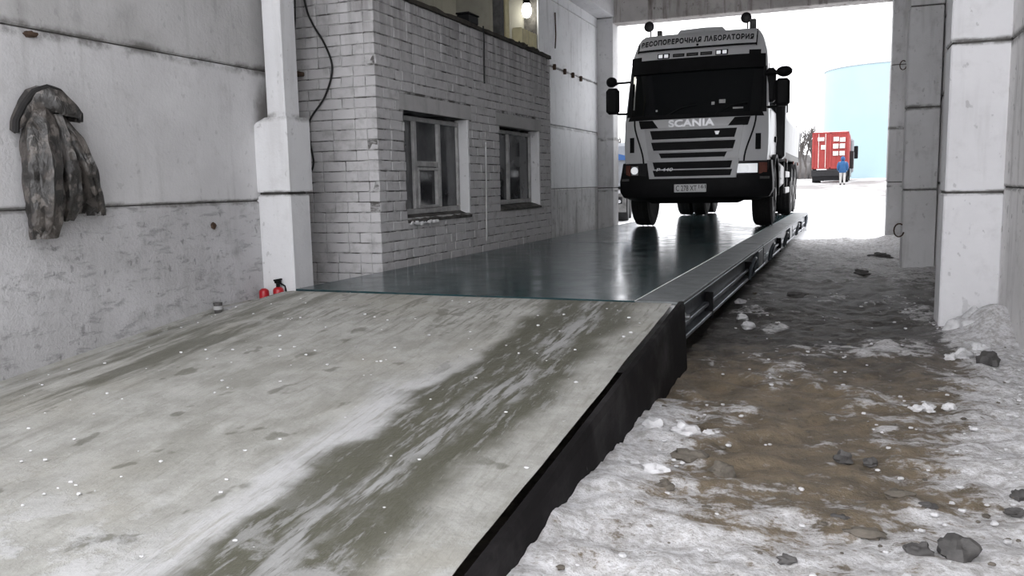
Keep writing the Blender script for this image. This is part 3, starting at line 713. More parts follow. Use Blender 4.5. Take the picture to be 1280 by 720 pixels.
MB().tube([(WL + .02 + .125 * (.35 + .65 * sm(3.74, 4.0, y)), y, z + .008) for i, (y, z) in enumerate(AP)], .021, 8).build('hood_rim', 'lining', J, True, jo)
tag(MB().tube([(WL - .02, 3.93, .63), (WL + .06, 3.93, .635), (WL + .07, 3.93, .66)], .008, 6).build('hook', 'rust', None, True, (WL, 3.93, .63)), 'iron hook in the wall holding up the camouflage jacket', 'hook')

# ================================================================== RED CYLINDERS at the foot of the column
def cylinder(label, y, h, r, x, head=True):
    z = rampz(-4.70, 5.45) + .015
    e = thing('fire_extinguisher', label, 'fire extinguisher', (x, y, z - .012), 'small red cylinders at the wall')
    MB().lathe([(r * .9, 0), (r, .01), (r, h * .78), (r * .85, h * .9), (r * .4, h)], (0, 0, 0), 'z', 18).build('bottle', 'red', e, True)
    if head:
        MB().lathe([(.018, h), (.018, h + .03), (.03, h + .035), (.03, h + .055)], (0, 0, 0), 'z', 12).build('valve', 'black', e, True)
        MB().bbox(np.array((-.012, -.05, h + .055)), np.array((.012, .05, h + .07)), .003).build('lever', 'black', e)
        MB().tube([(0, .03, h + .03), (.03, .06, h), (.045, .05, h * .6)], .008, 6).build('hose', 'black', e, True)
cylinder('red cylinder with black valve against the stepped white column', 6.02, .125, .047, -4.60)
cylinder('red cylinder without a valve, left of its twin by the column', 5.90, .125, .043, -4.66, False)
cu = thing('paper_cup', 'crumpled dark cup lying at the foot of the left wall', 'cup', (-4.70, 5.36, rampz(-4.70, 5.36) + .0))
MB().lathe([(.028, 0), (.038, .085), (.034, .085), (.026, .01)], (0, 0, .0), 'z', 14).build('cup', 'stone', cu, True)
MB().lathe([(.0385, .03), (.041, .06)], (0, 0, 0), 'z', 14).build('sleeve', 'paper', cu, True)

# ================================================================== THE LORRY
T = thing('truck', 'silver white heavy truck with black bumper standing on the scale', 'truck', (-2.27, 13.8, DK + .009))
KN = [(.6, .06), (1.2, .04), (1.70, .05), (1.85, .10), (2.78, .40), (2.95, .44), (3.0, .50), (3.18, .58), (3.27, .75)]
def Fy(z):
    for (a, b), (c, d) in zip(KN, KN[1:]):
        if z <= c: return b + (d - b) * max(0, (z - a)) / (c - a)
    return KN[-1][1]
def yf(x, z): return Fy(z) + .17 * (abs(x) / 1.16) ** 5
def cab_ring(z, wd, back=2.05):
    R = [(wd * s, yf(wd * s, z), z) for s in np.linspace(-1, 1, 21)]
    return R + [(wd, .75, z), (wd, 1.4, z), (wd, back - .1, z), (wd - .1, back, z), (-wd + .1, back, z), (-wd, back - .1, z), (-wd, 1.4, z), (-wd, .75, z)]
m = MB()
prof = [(1.08, 1.15), (1.25, 1.165), (1.5, 1.17), (1.75, 1.165), (1.95, 1.155), (2.3, 1.14), (2.7, 1.115), (2.85, 1.10), (3.0, 1.06), (3.12, 1.02), (3.2, .97), (3.25, .90)]
m.loft([cab_ring(z, w_) for z, w_ in prof] + [[(p[0] * .95, p[1] + (.18 if p[1] < 1 else 0), 3.28) for p in cab_ring(3.26, .9)], [(p[0] * .8, p[1] + (.45 if p[1] < 1 else -.1), 3.29) for p in cab_ring(3.26, .9)]])
cab = m.build('cab', 'paint', T, True, None, 35)
# roof deflector hump and visor panel
m = MB(); m.loft([[(x_, 1.05 + abs(x_) * .2, 3.27) for x_ in (-.5, -.4, 0, .3, .42)] + [(.42, 1.9, 3.27), (-.5, 1.9, 3.27)], [(x_, 1.15 + abs(x_) * .2, 3.40) for x_ in (-.42, -.35, 0, .2, .3)] + [(.3, 1.85, 3.40), (-.42, 1.85, 3.40)]])
m.build('roof_hatch', 'paint', cab)
def patch(name, c, mat, out=.01, nx=8, nz=2, th=.03, parent=cab):
    return MB().patch(c, nx, nz, yf, out, th).build(name, mat, parent, True, None, 30)
def rect(x0, x1, z0, z1): return ((x0, z0), (x1, z0), (x1, z1), (x0, z1))
# sign board above the windscreen
patch('sign_board', ((-.99, 2.985), (.93, 2.985), (.93, 3.235), (-.93, 3.235)), 'paint', .03, 12, 3)
patch('board_shadow_gap', rect(-1.0, .93, 2.955, 2.985), 'black', .028, 12, 1)
patch('board_edge', rect(.93, .945, 2.94, 3.24), 'black', .032, 1, 2); patch('board_edge', rect(-1.01, -.99, 2.94, 3.1), 'black', .032, 1, 2)
slope = math.atan2(.08, .18)
text_mesh('lettering', 'ВЕСОПОВЕРОЧНАЯ ЛАБОРАТОРИЯ', .125, 'ink', cab, (-.03, Fy(3.095) - .034, 3.095), (math.pi/2 - slope, 0, 0), .008, 1.84, 1.12, bold=.004, bend=.17)
for i in range(0): pass
MB().lathe([(.02, -.02), (.02, .03)], (.0, Fy(3.0) - .03, 3.012), 'y', 8).build('rivet', 'black', cab)
# lamps and vents in the band under it
for x_ in (-.55, .40):
    lm = patch('roof_lamp', rect(x_ - .10, x_ + .10, 2.815, 2.90), 'black', .012, 3, 1)
    for dx in (-.05, .045): MB().patch(rect(x_ + dx - .033, x_ + dx + .033, 2.83, 2.885), 1, 1, yf, .018, .01).build('bulb_lens', 'lens', lm)
for x_ in (-.30, -.075, .15): 
    vp = patch('roof_vent', rect(x_ - .095, x_ + .095, 2.83, 2.885), 'black', .008, 3, 1)
    MB().patch(rect(x_ - .075, x_ + .075, 2.845, 2.87), 2, 1, yf, .011, .01).build('vent_slat', 'grime', vp)
for x_ in (-1.02, .92): patch('corner_block', rect(x_ - .09, x_ + .09, 2.76, 2.87), 'black', .012, 3, 1)
# windscreen with visor band
patch('windscreen', ((-1.05, 1.86), (1.05, 1.86), (1.06, 2.60), (-1.06, 2.60)), 'glass', .006, 20, 8)
patch('sun_visor', ((-1.09, 2.58), (1.09, 2.58), (1.085, 2.80), (-1.085, 2.80)), 'black', .05, 20, 3)
patch('scuttle', ((-1.10, 1.795), (1.10, 1.795), (1.07, 1.87), (-1.07, 1.87)), 'black', .012, 20, 1)
for s in (-1, 1): patch('screen_pillar', ((s*1.05, 1.86), (s*1.13, 1.86), (s*1.105, 2.6), (s*1.06, 2.6)) if s > 0 else ((-1.13, 1.86), (-1.05, 1.86), (-1.06, 2.6), (-1.105, 2.6)), 'blacksat', .012, 2, 4)
patch('pillar_reflector', ((-1.02, 1.98), (-.995, 1.98), (-1.005, 2.52), (-1.02, 2.52)), 'lens_dim', .012, 1, 4, .01)
for s, x_ in ((0, -.45), (1, .35)):
    y_ = Fy(1.9) - .02; MB().tube([(x_, y_ - .01, 1.85), (x_ + .25, Fy(1.98) - .02, 1.98), (x_ + .5, Fy(2.02) - .02, 2.02)], .01, 6).build('wiper', 'black', cab)
for (x_, z_, w_, h_) in ((.28, 2.0, .05, .05), (.40, 2.02, .10, .06), (.62, 1.92, .16, .025), (-.62, 1.93, .03, .03)): patch('screen_paper', rect(x_, x_ + w_, z_, z_ + h_), 'paper', .009, 1, 1, .004)
# grille: raised centre panel, black slots, grey bars
patch('grille_panel', ((-.72, 1.14), (.72, 1.14), (.80, 1.66), (-.80, 1.66)), 'bar', .012, 10, 4)
patch('nose_panel', ((-.80, 1.66), (.80, 1.66), (.95, 1.79), (-.95, 1.79)), 'paint', .014, 10, 2)
for z0, z1, a in ((1.47, 1.615, .70), (1.29, 1.425, .68), (1.165, 1.245, .55)):
    sl = patch('grille_slot', ((-a + .04, z0), (a - .04, z0), (a, z1), (-a, z1)), 'black', .018, 10, 2)
    MB().patch(rect(-a + .05, a - .05, z0 - .03, z0), 10, 1, yf, .04, .05).build('grille_bar', 'bar', sl)
text_mesh('brand_lettering', 'SCANIA', .15, 'lettering', cab, (-.02, Fy(1.7) - .02, 1.715), (math.pi/2, 0, 0), .006, .74, 1.05, bold=.006)
MB().patch(((.37, 1.52), (.41, 1.52), (.43, 1.575), (.35, 1.575)), 1, 1, yf, .022, .01).build('badge', 'lettering', cab)
for s in (-1, 1):
    P = ((.56, 1.655), (.86, 1.655), (.90, 1.79), (.66, 1.785)); P = P if s > 0 else tuple((-p[0], p[1]) for p in (P[1], P[0], P[3], P[2]))
    patch('air_inlet', P, 'black', .022, 5, 3)
    arc = [(s * (.98 - .17 * sm(0, 1, t)), 1.80 - .72 * t) for t in np.linspace(0, 1, 10)]
    MB().tube([(x_, yf(x_, z_) - .008, z_) for x_, z_ in arc], .013, 6).build('panel_seam', 'black', cab)
    patch('corner_slot', rect(*sorted((s * .98, s * 1.06)), 1.27, 1.52), 'black', .012, 2, 2)
lg = patch('lower_grille', ((-.70, .83), (.70, .83), (.74, 1.135), (-.74, 1.135)), 'bar', .075, 10, 2, .08)
for z0, z1 in ((.985, 1.10), (.865, .965)): MB().patch(((-.61, z0), (.61, z0), (.64, z1), (-.64, z1)), 10, 1, yf, .079, .03).build('grille_slot', 'black', lg)
text_mesh('model_lettering', 'P 440', .075, 'lettering', cab, (-.44, Fy(.97) - .086, .975), (math.pi/2, 0, 0), .004, .27, 1.0, .2)
# bumper
def bring(z, wd, fr):
    return [(wd * s, fr + .20 * abs(s) ** 6, z) for s in np.linspace(-1, 1, 21)] + [(wd, .62, z), (wd * .93, .70, z), (-wd * .93, .70, z), (-wd, .62, z)]
m = MB(); m.loft([bring(.46, 1.02, .12), bring(.52, 1.19, .04), bring(.62, 1.245, .0), bring(.80, 1.245, -.005), bring(.87, 1.235, .02), bring(1.1, 1.21, .08)]); bump = m.build('bumper', 'black', T, True, None, 30)
m = MB(); m.loft([[(x_, .10 + .2 * abs(x_/1.0)**4, .47) for x_ in np.linspace(-.8, .8, 11)] + [(.8, .6, .47), (-.8, .6, .47)], [(x_, .16 + .2 * abs(x_/1.0)**4, .42) for x_ in np.linspace(-.7, .7, 11)] + [(.7, .6, .42), (-.7, .6, .42)]]); m.build('lower_lip', 'black', bump)
np_ = MB().bbox(np.array((-.285, -.03, .605)), np.array((.235, -.008, .735)), .006).build('number_plate', 'plate', bump)
text_mesh('plate_number', 'C 278 XT', .125, 'ink', np_, (-.085, -.032, .665), (math.pi/2, 0, 0), .002, .335, 1.0)
text_mesh('plate_region', '161', .085, 'ink', np_, (.17, -.032, .69), (math.pi/2, 0, 0), .002, .11, 1.0)
for s in (-1, 1):
    x0_, x1_ = (.70, 1.06) if s > 0 else (-1.06, -.78)
    byf = lambda x, z: .05 + .20 * abs(x / 1.2) ** 6
    hs = MB().patch(rect(x0_ - .03, x1_ + .12, .865, 1.09) if s > 0 else rect(x0_ - .12, x1_ + .03, .865, 1.09), 6, 1, byf, .03, .1).build('headlamp_housing', 'blacksat', bump)
    MB().patch(rect(x0_ + .01, x1_ - .04, .90, 1.045) if s > 0 else rect(-1.02, -.90, .895, 1.045), 5, 1, byf, .04, .02).build('headlamp', 'lens' if s > 0 else 'lens_dim', hs)
    MB().patch(rect(x1_ - .02, x1_ + .10, .885, 1.06) if s > 0 else rect(-1.13, -1.04, .885, 1.06), 3, 1, byf, .038, .02).build('indicator', 'amber', hs)
    MB().lathe([(.062, -.005), (.05, -.015), (.02, -.01)], ((.84 if s > 0 else -.96), byf(.9, 1) - .045, .97), 'y', 16).build('reflector', 'lens', hs, True)
    # fog/step corner highlight, painted on as a grey strip
    MB().patch(rect(*sorted((s * 1.06, s * 1.2)), .80, .84), 4, 1, lambda x, z: .2 * abs(x / 1.245) ** 6 - .005, .012, .02).build('corner_highlight', 'grime', bump)
# roof lights (round) with posts, small square beacons
for x_, z_ in ((-.87, 3.42), (.74, 3.43)):
    sp = MB().lathe([(.03, .07), (.075, .05), (.088, 0), (.088, -.02), (.06, -.035)], (x_, .78, z_), 'y', 20).build('spot_lamp', 'blacksat', T, True)
    MB().tube([(x_ + .02, .80, z_ - .20), (x_ + .02, .80, z_ - .08)], .012, 6).build('stem', 'black', sp)
MB().bbox(np.array((-.74, .80, 3.24)), np.array((-.66, .88, 3.35)), .01).build('marker_lamp', 'grime', T)
MB().bbox(np.array((.80, .72, 3.2)), np.array((.90, .85, 3.40)), .01).build('marker_lamp', 'grime', T)
# side glass and doors on the right side
for s in (-1, 1):
    dr = MB().bbox(np.array((s * 1.150, .62, 1.15)), np.array((s * 1.168, 1.72, 1.92)), .01).build('door', 'paint', cab)
    m = MB(); m.loft([[(s * 1.13, .55, 1.93), (s * 1.172, .55, 1.93), (s * 1.172, 1.7, 1.93), (s * 1.13, 1.7, 1.93)], [(s * 1.09, .78, 2.68), (s * 1.125, .78, 2.68), (s * 1.125, 1.65, 2.68), (s * 1.09, 1.65, 2.68)]]); m.build('side_window', 'glass', cab)
    MB().bbox(np.array((s * 1.165, 1.45, 1.42)), np.array((s * 1.20, 1.62, 1.52)), .01).build('door_handle', 'black', dr)
# mirrors
for s in (-1, 1):
    X0 = s * 1.20
    arm = MB().tube([(s * 1.10, .35, 2.46), (s * 1.28, .22, 2.44), (s * 1.38, .20, 2.40)], .02, 8).build('mirror_arm', 'black', T, True)
    MB().tube([(s * 1.12, .30, 1.93), (s * 1.28, .22, 1.93), (s * 1.36, .20, 2.0)], .02, 8).build('mirror_brace', 'black', arm, True)
    MB().bbox(np.array((s * 1.26, .14, 1.93)), np.array((s * 1.48, .30, 2.36)), .045).build('main_mirror', 'black', arm, True)
    MB().blob((s * 1.39, .22, 2.465), (.125 if s > 0 else .095, .09, .085), s + 3, 16, 10, .05).build('wide_mirror', 'black', arm, True)
    if s > 0: MB().tube([(s * 1.46, .22, 2.48), (s * 1.75, .25, 2.51)], .006, 5).build('whip_aerial', 'conduit', arm)
MB().bbox(np.array((1.10, .40, 2.02)), np.array((1.25, .58, 2.56)), .04).build('near_mirror', 'black', T)
# black intake stack behind the cab on the right
MB().bbox(np.array((.90, 2.10, 1.15)), np.array((1.30, 2.56, 2.40)), .05).build('air_intake', 'blacksat', T)
# front wheel arches
for s in (-1, 1):
    m = MB(); rings = []
    for a in np.linspace(math.radians(-5), math.radians(185), 14):
        cy, sy = math.cos(a), math.sin(a); rings.append([(s * .85, 1.25 + .62 * cy, .56 + .60 * sy), (s * 1.235, 1.25 + .62 * cy, .56 + .60 * sy), (s * 1.235, 1.25 + .67 * cy, .56 + .65 * sy), (s * .85, 1.25 + .67 * cy, .56 + .65 * sy)])
    m.loft(rings); m.build('front_mudguard', 'black', T, True)
    st = MB().bbox(np.array((s * 1.0, 1.95, .62)), np.array((s * 1.22, 2.45, .95)), .04).build('cab_step', 'black', T)
    MB().bbox(np.array((s * 1.05, 1.97, .78)), np.array((s * 1.235, 2.43, .81)), .006).build('tread', 'grime', st)
# wheels
def wheel(x0, x1, y, r=.535, name='wheel'):
    cx_ = (x0 + x1) / 2; hw = (x1 - x0) / 2
    m = MB(); m.lathe([(.30, -hw * .8), (.36, -hw), (r - .06, -hw), (r - .012, -hw * .82), (r, -hw * .5), (r, hw * .5), (r - .012, hw * .82), (r - .06, hw), (.36, hw), (.30, hw * .8)], (cx_, y, r), 'x', 36)
    w_ = m.build('wheel', 'rubber', T, True, None, 45)
    for g in (-.5, 0, .5): MB().lathe([(r - .004, -.012), (r + .006, -.007), (r + .006, .007), (r - .004, .012)], (cx_ + g * hw * 1.1 + hw * .25, y, r), 'x', 36).build('tread_rib', 'rubber', w_)
    sg = 1 if cx_ > 0 else -1
    MB().lathe([(.29, -.02), (.295, .0), (.24, .012), (.22, -.07), (.12, -.05), (.11, .035), (.04, .045)] if sg > 0 else [(.29, .02), (.295, .0), (.24, -.012), (.22, .07), (.12, .05), (.11, -.035), (.04, -.045)], (x1 - .01 if sg > 0 else x0 + .01, y, r), 'x', 24).build('rim', 'rim', w_, True)
wheel(-1.20, -.87, 1.25); wheel(.87, 1.20, 1.25)
for y in (5.9, 7.25):
    for a, b in ((-1.24, -.94), (-.90, -.60), (.60, .90), (.94, 1.24)): wheel(a, b, y)
for y in (1.25, 5.9, 7.25): MB().tube([(-.9, y, .53), (.9, y, .53)], .07, 12).build('axle', 'grime', T, True)
for s in (-1, 1): MB().bbox(np.array((s * .36, .7, .80)), np.array((s * .45, 8.6, 1.10)), .01).build('chassis_rail', 'grime', T)
MB().bbox(np.array((-.35, .8, .62)), np.array((.35, 1.9, 1.2)), .06).build('engine_sump', 'black', T)
# tanks, side guards, rear mudguards, body
for s in (-1, 1):
    MB().bbox(np.array((s * .62, 2.62, .62)), np.array((s * 1.20, 3.75, 1.10)), .08).build('fuel_tank', 'tankpaint', T, True)
    sg = MB().bbox(np.array((s * 1.19, 3.85, .50)), np.array((s * 1.23, 5.15, .62)), .012).build('side_guard', 'tankpaint', T)
    MB().bbox(np.array((s * 1.19, 3.85, .82)), np.array((s * 1.23, 5.15, .94)), .012).build('guard_rail', 'tankpaint', sg)
    for y in (4.0, 5.0): MB().bbox(np.array((s * 1.16, y, .5)), np.array((s * 1.19, y + .07, 1.15)), .006).build('guard_post', 'grime', sg)
    for y in (5.9, 7.25):
        m = MB(); rings = []
        for a in np.linspace(math.radians(20), math.radians(160), 9):
            cy, sy = math.cos(a), math.sin(a); rings.append([(s * .58, y + .60 * cy, .53 + .60 * sy), (s * 1.25, y + .60 * cy, .53 + .60 * sy), (s * 1.25, y + .63 * cy, .53 + .63 * sy), (s * .58, y + .63 * cy, .53 + .63 * sy)])
        m.loft(rings); m.build('rear_mudguard', 'black', T, True)
    MB().bbox(np.array((s * .6, 8.0, .28)), np.array((s * 1.24, 8.02, .95)), .004).build('mud_flap', 'black', T)
MB().bbox(np.array((-1.26, 2.6, 1.16)), np.array((1.26, 8.8, 1.30)), .015).build('body_floor', 'grime', T)
m = MB()
m.loft([[(-1.24, y, 1.30), (1.25, y, 1.30), (1.27, y, 1.9), (1.16, y, 2.08), (.6, y, 2.14), (-.6, y, 2.14), (-1.16, y, 2.08), (-1.26, y, 1.9)] for y in (2.66, 4.2, 6.0, 8.75)]); bd = m.build('body_cover', 'cover', T)
for y in (2.64, 8.3): MB().bbox(np.array((1.255, y, 1.18)), np.array((1.275, y + .05, 1.92)), .006).build('side_post', 'grime', bd)
m = MB(); m.bbox(np.array((1.10, 3.2, 2.04)), np.array((1.28, 3.4, 2.22)), .02); m.build('crane_foot', 'grime', T)
for y in (3.1, 5.7, 7.6): MB().bbox(np.array((1.255, y, 1.10)), np.array((1.29, y + .12, 1.17)), .006).build('side_marker', 'amber', T)

# ================================================================== OUTSIDE
# red container lorry and the person beside it
CY = 64.0; CZ = yardz(CY); R2 = thing('container_truck', 'red container lorry seen from behind out in the snowy yard', 'truck', (-.80, CY, CZ), rz=math.radians(-1.5))
ct = MB().bbox(np.array((-1.2, 0, .98)), np.array((1.2, 6.0, 3.55)), .02).build('container', 'red_box', R2)
for x_ in (-1.17, -.02, 1.13): MB().bbox(np.array((x_ - .05, -.05, .98)), np.array((x_ + .09, 0, 3.55)), .01).build('corner_post', 'red_box', ct)
for z_ in (.98, 3.43): MB().bbox(np.array((-1.2, -.05, z_)), np.array((1.2, 0, z_ + .12)), .01).build('end_rail', 'red_box', ct)
for x_ in (-.78, -.32, .38, .80): MB().tube([(x_, -.07, 1.05), (x_, -.07, 3.45)], .018, 6).build('lock_bar', 'white_mark' if x_ < 0 else 'red_box', ct)
for a, b, c_, d_ in ((-.85, -.42, 2.95, 3.2), (-.62, -.3, 2.35, 2.65), (.2, .55, 2.9, 3.2), (.62, .98, 2.85, 3.15), (.18, .54, 2.4, 2.72), (.62, .96, 2.4, 2.72), (.18, .54, 1.9, 2.2), (.62, .96, 1.9, 2.2)):
    MB().bbox(np.array((a, -.10, c_)), np.array((b, -.06, d_)), .005).build('marking', 'white_mark', ct)
for y in np.arange(.3, 6, .55): MB().bbox(np.array((1.2, y, 1.1)), np.array((1.225, y + .25, 3.4)), .005).build('corrugation', 'red_box', ct)
MB().bbox(np.array((-1.15, .1, 3.55)), np.array((1.15, 5.9, 3.60)), .02).build('roof_snow', 'snow', ct)
MB().bbox(np.array((-1.25, -.15, .45)), np.array((1.15, .05, .9)), .03).build('rear_bumper', 'blacksat', R2)
MB().bbox(np.array((-.9, -.18, .9)), np.array((-.2, .1, .97)), .03).build('snow_on_bumper', 'snow', R2)
for s in (-1, 1):
    for y in (.9, 2.2, 7.2): MB().lathe([(.25, -.25), (.5, -.25), (.52, 0), (.5, .25), (.25, .25)], (s * .95, y, .52), 'x', 20).build('wheel', 'rubber', R2, True)
MB().bbox(np.array((-1.1, -.1, .15)), np.array((1.1, .0, .47)), .02).build('mud_flap', 'black', R2)
cb = MB().bbox(np.array((-1.25, 6.3, .7)), np.array((1.45, 8.2, 3.3)), .12).build('cab', 'tipper', R2)
MB().bbox(np.array((1.45, 7.8, 1.8)), np.array((1.75, 8.0, 2.8)), .05).build('mirror', 'black', cb)
MB().bbox(np.array((1.2, .9, .4)), np.array((1.32, 6.2, 1.0)), .03).build('side_skirt', 'blacksat', R2)
MB().bbox(np.array((1.2, 3.6, 1.0)), np.array((1.5, 6.2, 2.3)), .05).build('side_locker', 'blacksat', R2)

def person():
    py, px = 58.0, .05; pz = yardz(py); p = thing('person', 'person in blue hooded coat and pale trousers standing behind the red lorry', 'person', (px, py, pz))
    me = bpy.data.meshes.new('body')
    vs_ = [(0,0,.92),(0,0,1.15),(0,0,1.40),(0,0,1.50),(0,-.02,1.62),(0,-.02,1.70), (.18,0,1.42),(.24,.02,1.15),(.22,-.08,.92),(.22,-.10,.84), (-.18,0,1.42),(-.24,.02,1.15),(-.22,-.08,.92),(-.22,-.10,.84), (.10,0,.86),(.11,-.01,.48),(.11,.01,.09),(.12,-.14,.05), (-.10,0,.86),(-.11,-.01,.48),(-.11,.01,.09),(-.12,-.14,.05)]
    es = [(0,1),(1,2),(2,3),(3,4),(4,5),(2,6),(6,7),(7,8),(8,9),(2,10),(10,11),(11,12),(12,13),(0,14),(14,15),(15,16),(16,17),(0,18),(18,19),(19,20),(20,21)]
    rad = [.16,.17,.16,.07,.105,.09,.085,.07,.05,.045,.085,.07,.05,.045,.11,.085,.06,.045,.11,.085,.06,.045]
    vs_ = [(a, -b, c) for a, b, c in vs_]
    me.from_pydata(vs_, es, []); ob = bpy.data.objects.new('body', me); COL.objects.link(ob); ob.parent = p; me.materials.append(M['pale_pants'])
    md = ob.modifiers.new('skin', 'SKIN')
    if not me.skin_vertices: me.attributes
    for i, sv in enumerate(me.skin_vertices[0].data): sv.radius = (rad[i], rad[i]); sv.use_root = i == 0
    ob.modifiers.new('sub', 'SUBSURF').levels = 2
    # coat over trunk and arms, hood over the head
    m = MB(); m.lathe([(.20, .78), (.235, .85), (.225, 1.05), (.235, 1.3), (.20, 1.44), (.09, 1.54)], (0, 0, 0), 'z', 18); m.v = [(a, b * .78, c) for a, b, c in m.v]; m.build('coat', 'blue_coat', p, True)
    for s in (-1, 1): MB().tube([(s * .17, 0, 1.45), (s * .24, 0, 1.3), (s * .275, -.02, 1.14), (s * .25, .07, .93)], [.095, .10, .09, .07], 12).build('coat_sleeve', 'blue_coat', p, True)
    MB().blob((0, -.01, 1.67), (.135, .15, .155), 2, 14, 10, .05).build('hood', 'blue_coat', p, True)
    MB().blob((0, .13, 1.65), (.09, .06, .11), 2, 12, 8, .03).build('face', 'skin', p, True)
    for s in (-1, 1): MB().blob((s * .115, .05, .05), (.06, .15, .055), 2, 12, 8, .05).build('boot', 'black', p, True)
try: person()
except Exception as e: print('person', e)

# pale blue storage tank
tk = thing('storage_tank', 'huge pale blue cylindrical storage tank beyond the yard', 'tank', (5.6, 118, yardz(118) - .3))
TR, TH = 8.0, 13.9
MB().lathe([(TR, 0), (TR, TH), (TR * .98, TH + .1), (.3, TH + 1.0)], (0, 0, 0), 'z', 96).build('shell', 'tank', tk, True)
MB().lathe([(TR, TH - .08), (TR + .10, TH - .07), (TR + .10, TH), (TR, TH + .02)], (0, 0, 0), 'z', 96).build('rim', 'tank_rail', tk, True)
rail = MB()
for h in (.75,): rail.tube([((TR + .05) * math.cos(a), (TR + .05) * math.sin(a), TH + h) for a in np.linspace(0, 2 * math.pi, 97)], .05, 6)
rail.build('handrail', 'tank_rail', tk, True)
pm = MB().bbox(np.array((-.04, -.04, 0)), np.array((.04, .04, .75)), .005).mesh('rail_post'); pm.materials.append(M['tank_rail'])
for a in np.linspace(0, 2 * math.pi, 37)[:-1]:
    b = bpy.data.objects.new('rail_post', pm); COL.objects.link(b); b.parent = tk; b.location = ((TR + .05) * math.cos(a), (TR + .05) * math.sin(a), TH)

# blue-topped tipper parked left beyond the gate
BT_ = thing('tipper_truck', 'tipper truck with blue tarpaulin parked outside behind the left gate post', 'truck', (-7.1, 24.0, yardz(24)), rz=math.radians(10))
bx = MB().bbox(np.array((-1.25, 0, 1.12)), np.array((1.25, 5.5, 1.92)), .02).build('box', 'tipper', BT_)
for x_ in np.arange(-1.2, 1.25, .3): MB().bbox(np.array((x_, -.05, 1.12)), np.array((x_ + .07, 0, 1.92)), .008).build('rib', 'grime', bx)
MB().bbox(np.array((-1.26, -.06, 1.08)), np.array((1.26, 0, 1.16)), .008).build('bottom_rail', 'tipper', bx)
m = MB(); m.loft([[(-1.3, y, 1.88), (1.3, y, 1.82), (1.3, y, 1.93), (.9, y, 2.03), (0, y, 2.09), (-.9, y, 2.03), (-1.3, y, 1.93)] for y in (-.08, 2.7, 5.6)]); m.build('tarpaulin', 'blue_tarp', BT_)
for s in (-1, 1):
    for y in (.9, 2.2, 6.8): MB().lathe([(.25, -.28), (.5, -.28), (.52, 0), (.5, .28), (.25, .28)], (s * .95, y, .52), 'x', 20).build('wheel', 'rubber', BT_, True)
    MB().bbox(np.array((s * .75, -.02, .3)), np.array((s * 1.22, .02, .98)), .005).build('mud_flap', 'grime', BT_)
MB().bbox(np.array((-1.2, -.05, .55)), np.array((1.1, .05, .75)), .01).build('rear_bar', 'black', BT_)
for z in (.62, .9): MB().lathe([(.05, 0), (.05, -.03)], (1.02, -.05, z), 'y', 12).build('tail_lamp', 'lens_dim', BT_)
MB().bbox(np.array((-1.2, 5.9, .6)), np.array((1.2, 7.6, 2.6)), .12).build('cab', 'tipper', BT_)
for s in (-1, 1): MB().bbox(np.array((s * .35, .1, .75)), np.array((s * .5, 7.3, 1.1)), .01).build('chassis_rail', 'grime', BT_)

# bare trees along the far edge
def tree(label, x, y, h, seed):
    rnd = random.Random(seed); z = yardz(y) - .1; t = thing('bare_tree', label, 'tree', (x, y, z), 'bare trees along the far edge of the yard')
    tr = MB(); br = MB()
    def grow(p, d, l, r, lev, mb):
        q = p + d * l; mid = p + d * l * .5 + Vector((rnd.uniform(-1, 1), rnd.uniform(-1, 1), 0)) * l * .05
        mb.tube([p, mid, q], [r, r * .8, r * .6], 5 if lev > 1 else 7, False)
        if lev >= 4: return
        for k in range(3 if lev else 6):
            a = rnd.uniform(0, 6.28); sp = rnd.uniform(.35, .75); e = Vector((math.cos(a) * sp, math.sin(a) * sp, 1)).normalized()
            e = (e + d * .6).normalized(); s_ = p.lerp(q, rnd.uniform(.55, 1)); grow(s_, e, l * rnd.uniform(.5, .72), r * .62, lev + 1, br)
    grow(Vector((0, 0, 0)), Vector((0, 0, 1)), h * .42, h * .022, 0, tr)
    tr.build('trunk', 'bark', t, True); br.build('branches', 'bark', t, True)
TREES = [(-6.2, 140, 9.5), (-4.7, 150, 10.5), (-5.6, 146, 8.0), (-31.9, 125, 9.5), (-36.4, 151, 9)]
TL = ['bare tree just right of the silver truck body', 'tallest bare tree touching the left edge of the red lorry', 'shorter bare tree in the middle of the three beside the red lorry', 'bare tree seen through the gap right of the left gate post', 'bare tree just left of the silver truck cab corner']
for i, ((x, y, h), l) in enumerate(zip(TREES, TL)): tree(l, x, y, h, i)
m = MB()
for i in range(60): m.blob((random.uniform(-12, -3) if i < 26 else random.uniform(-46, -28), random.uniform(172, 185), yardz(150) + random.uniform(.5, 3.2)), (1.6, 1.2, random.uniform(1.2, 2.6)), i, 8, 6, .5)
tag(m.build('scrub', 'far_scrub', None, True, (-20, 157, yardz(150))), 'grey leafless scrub along the far edge of the yard', 'scrub', kind='stuff')

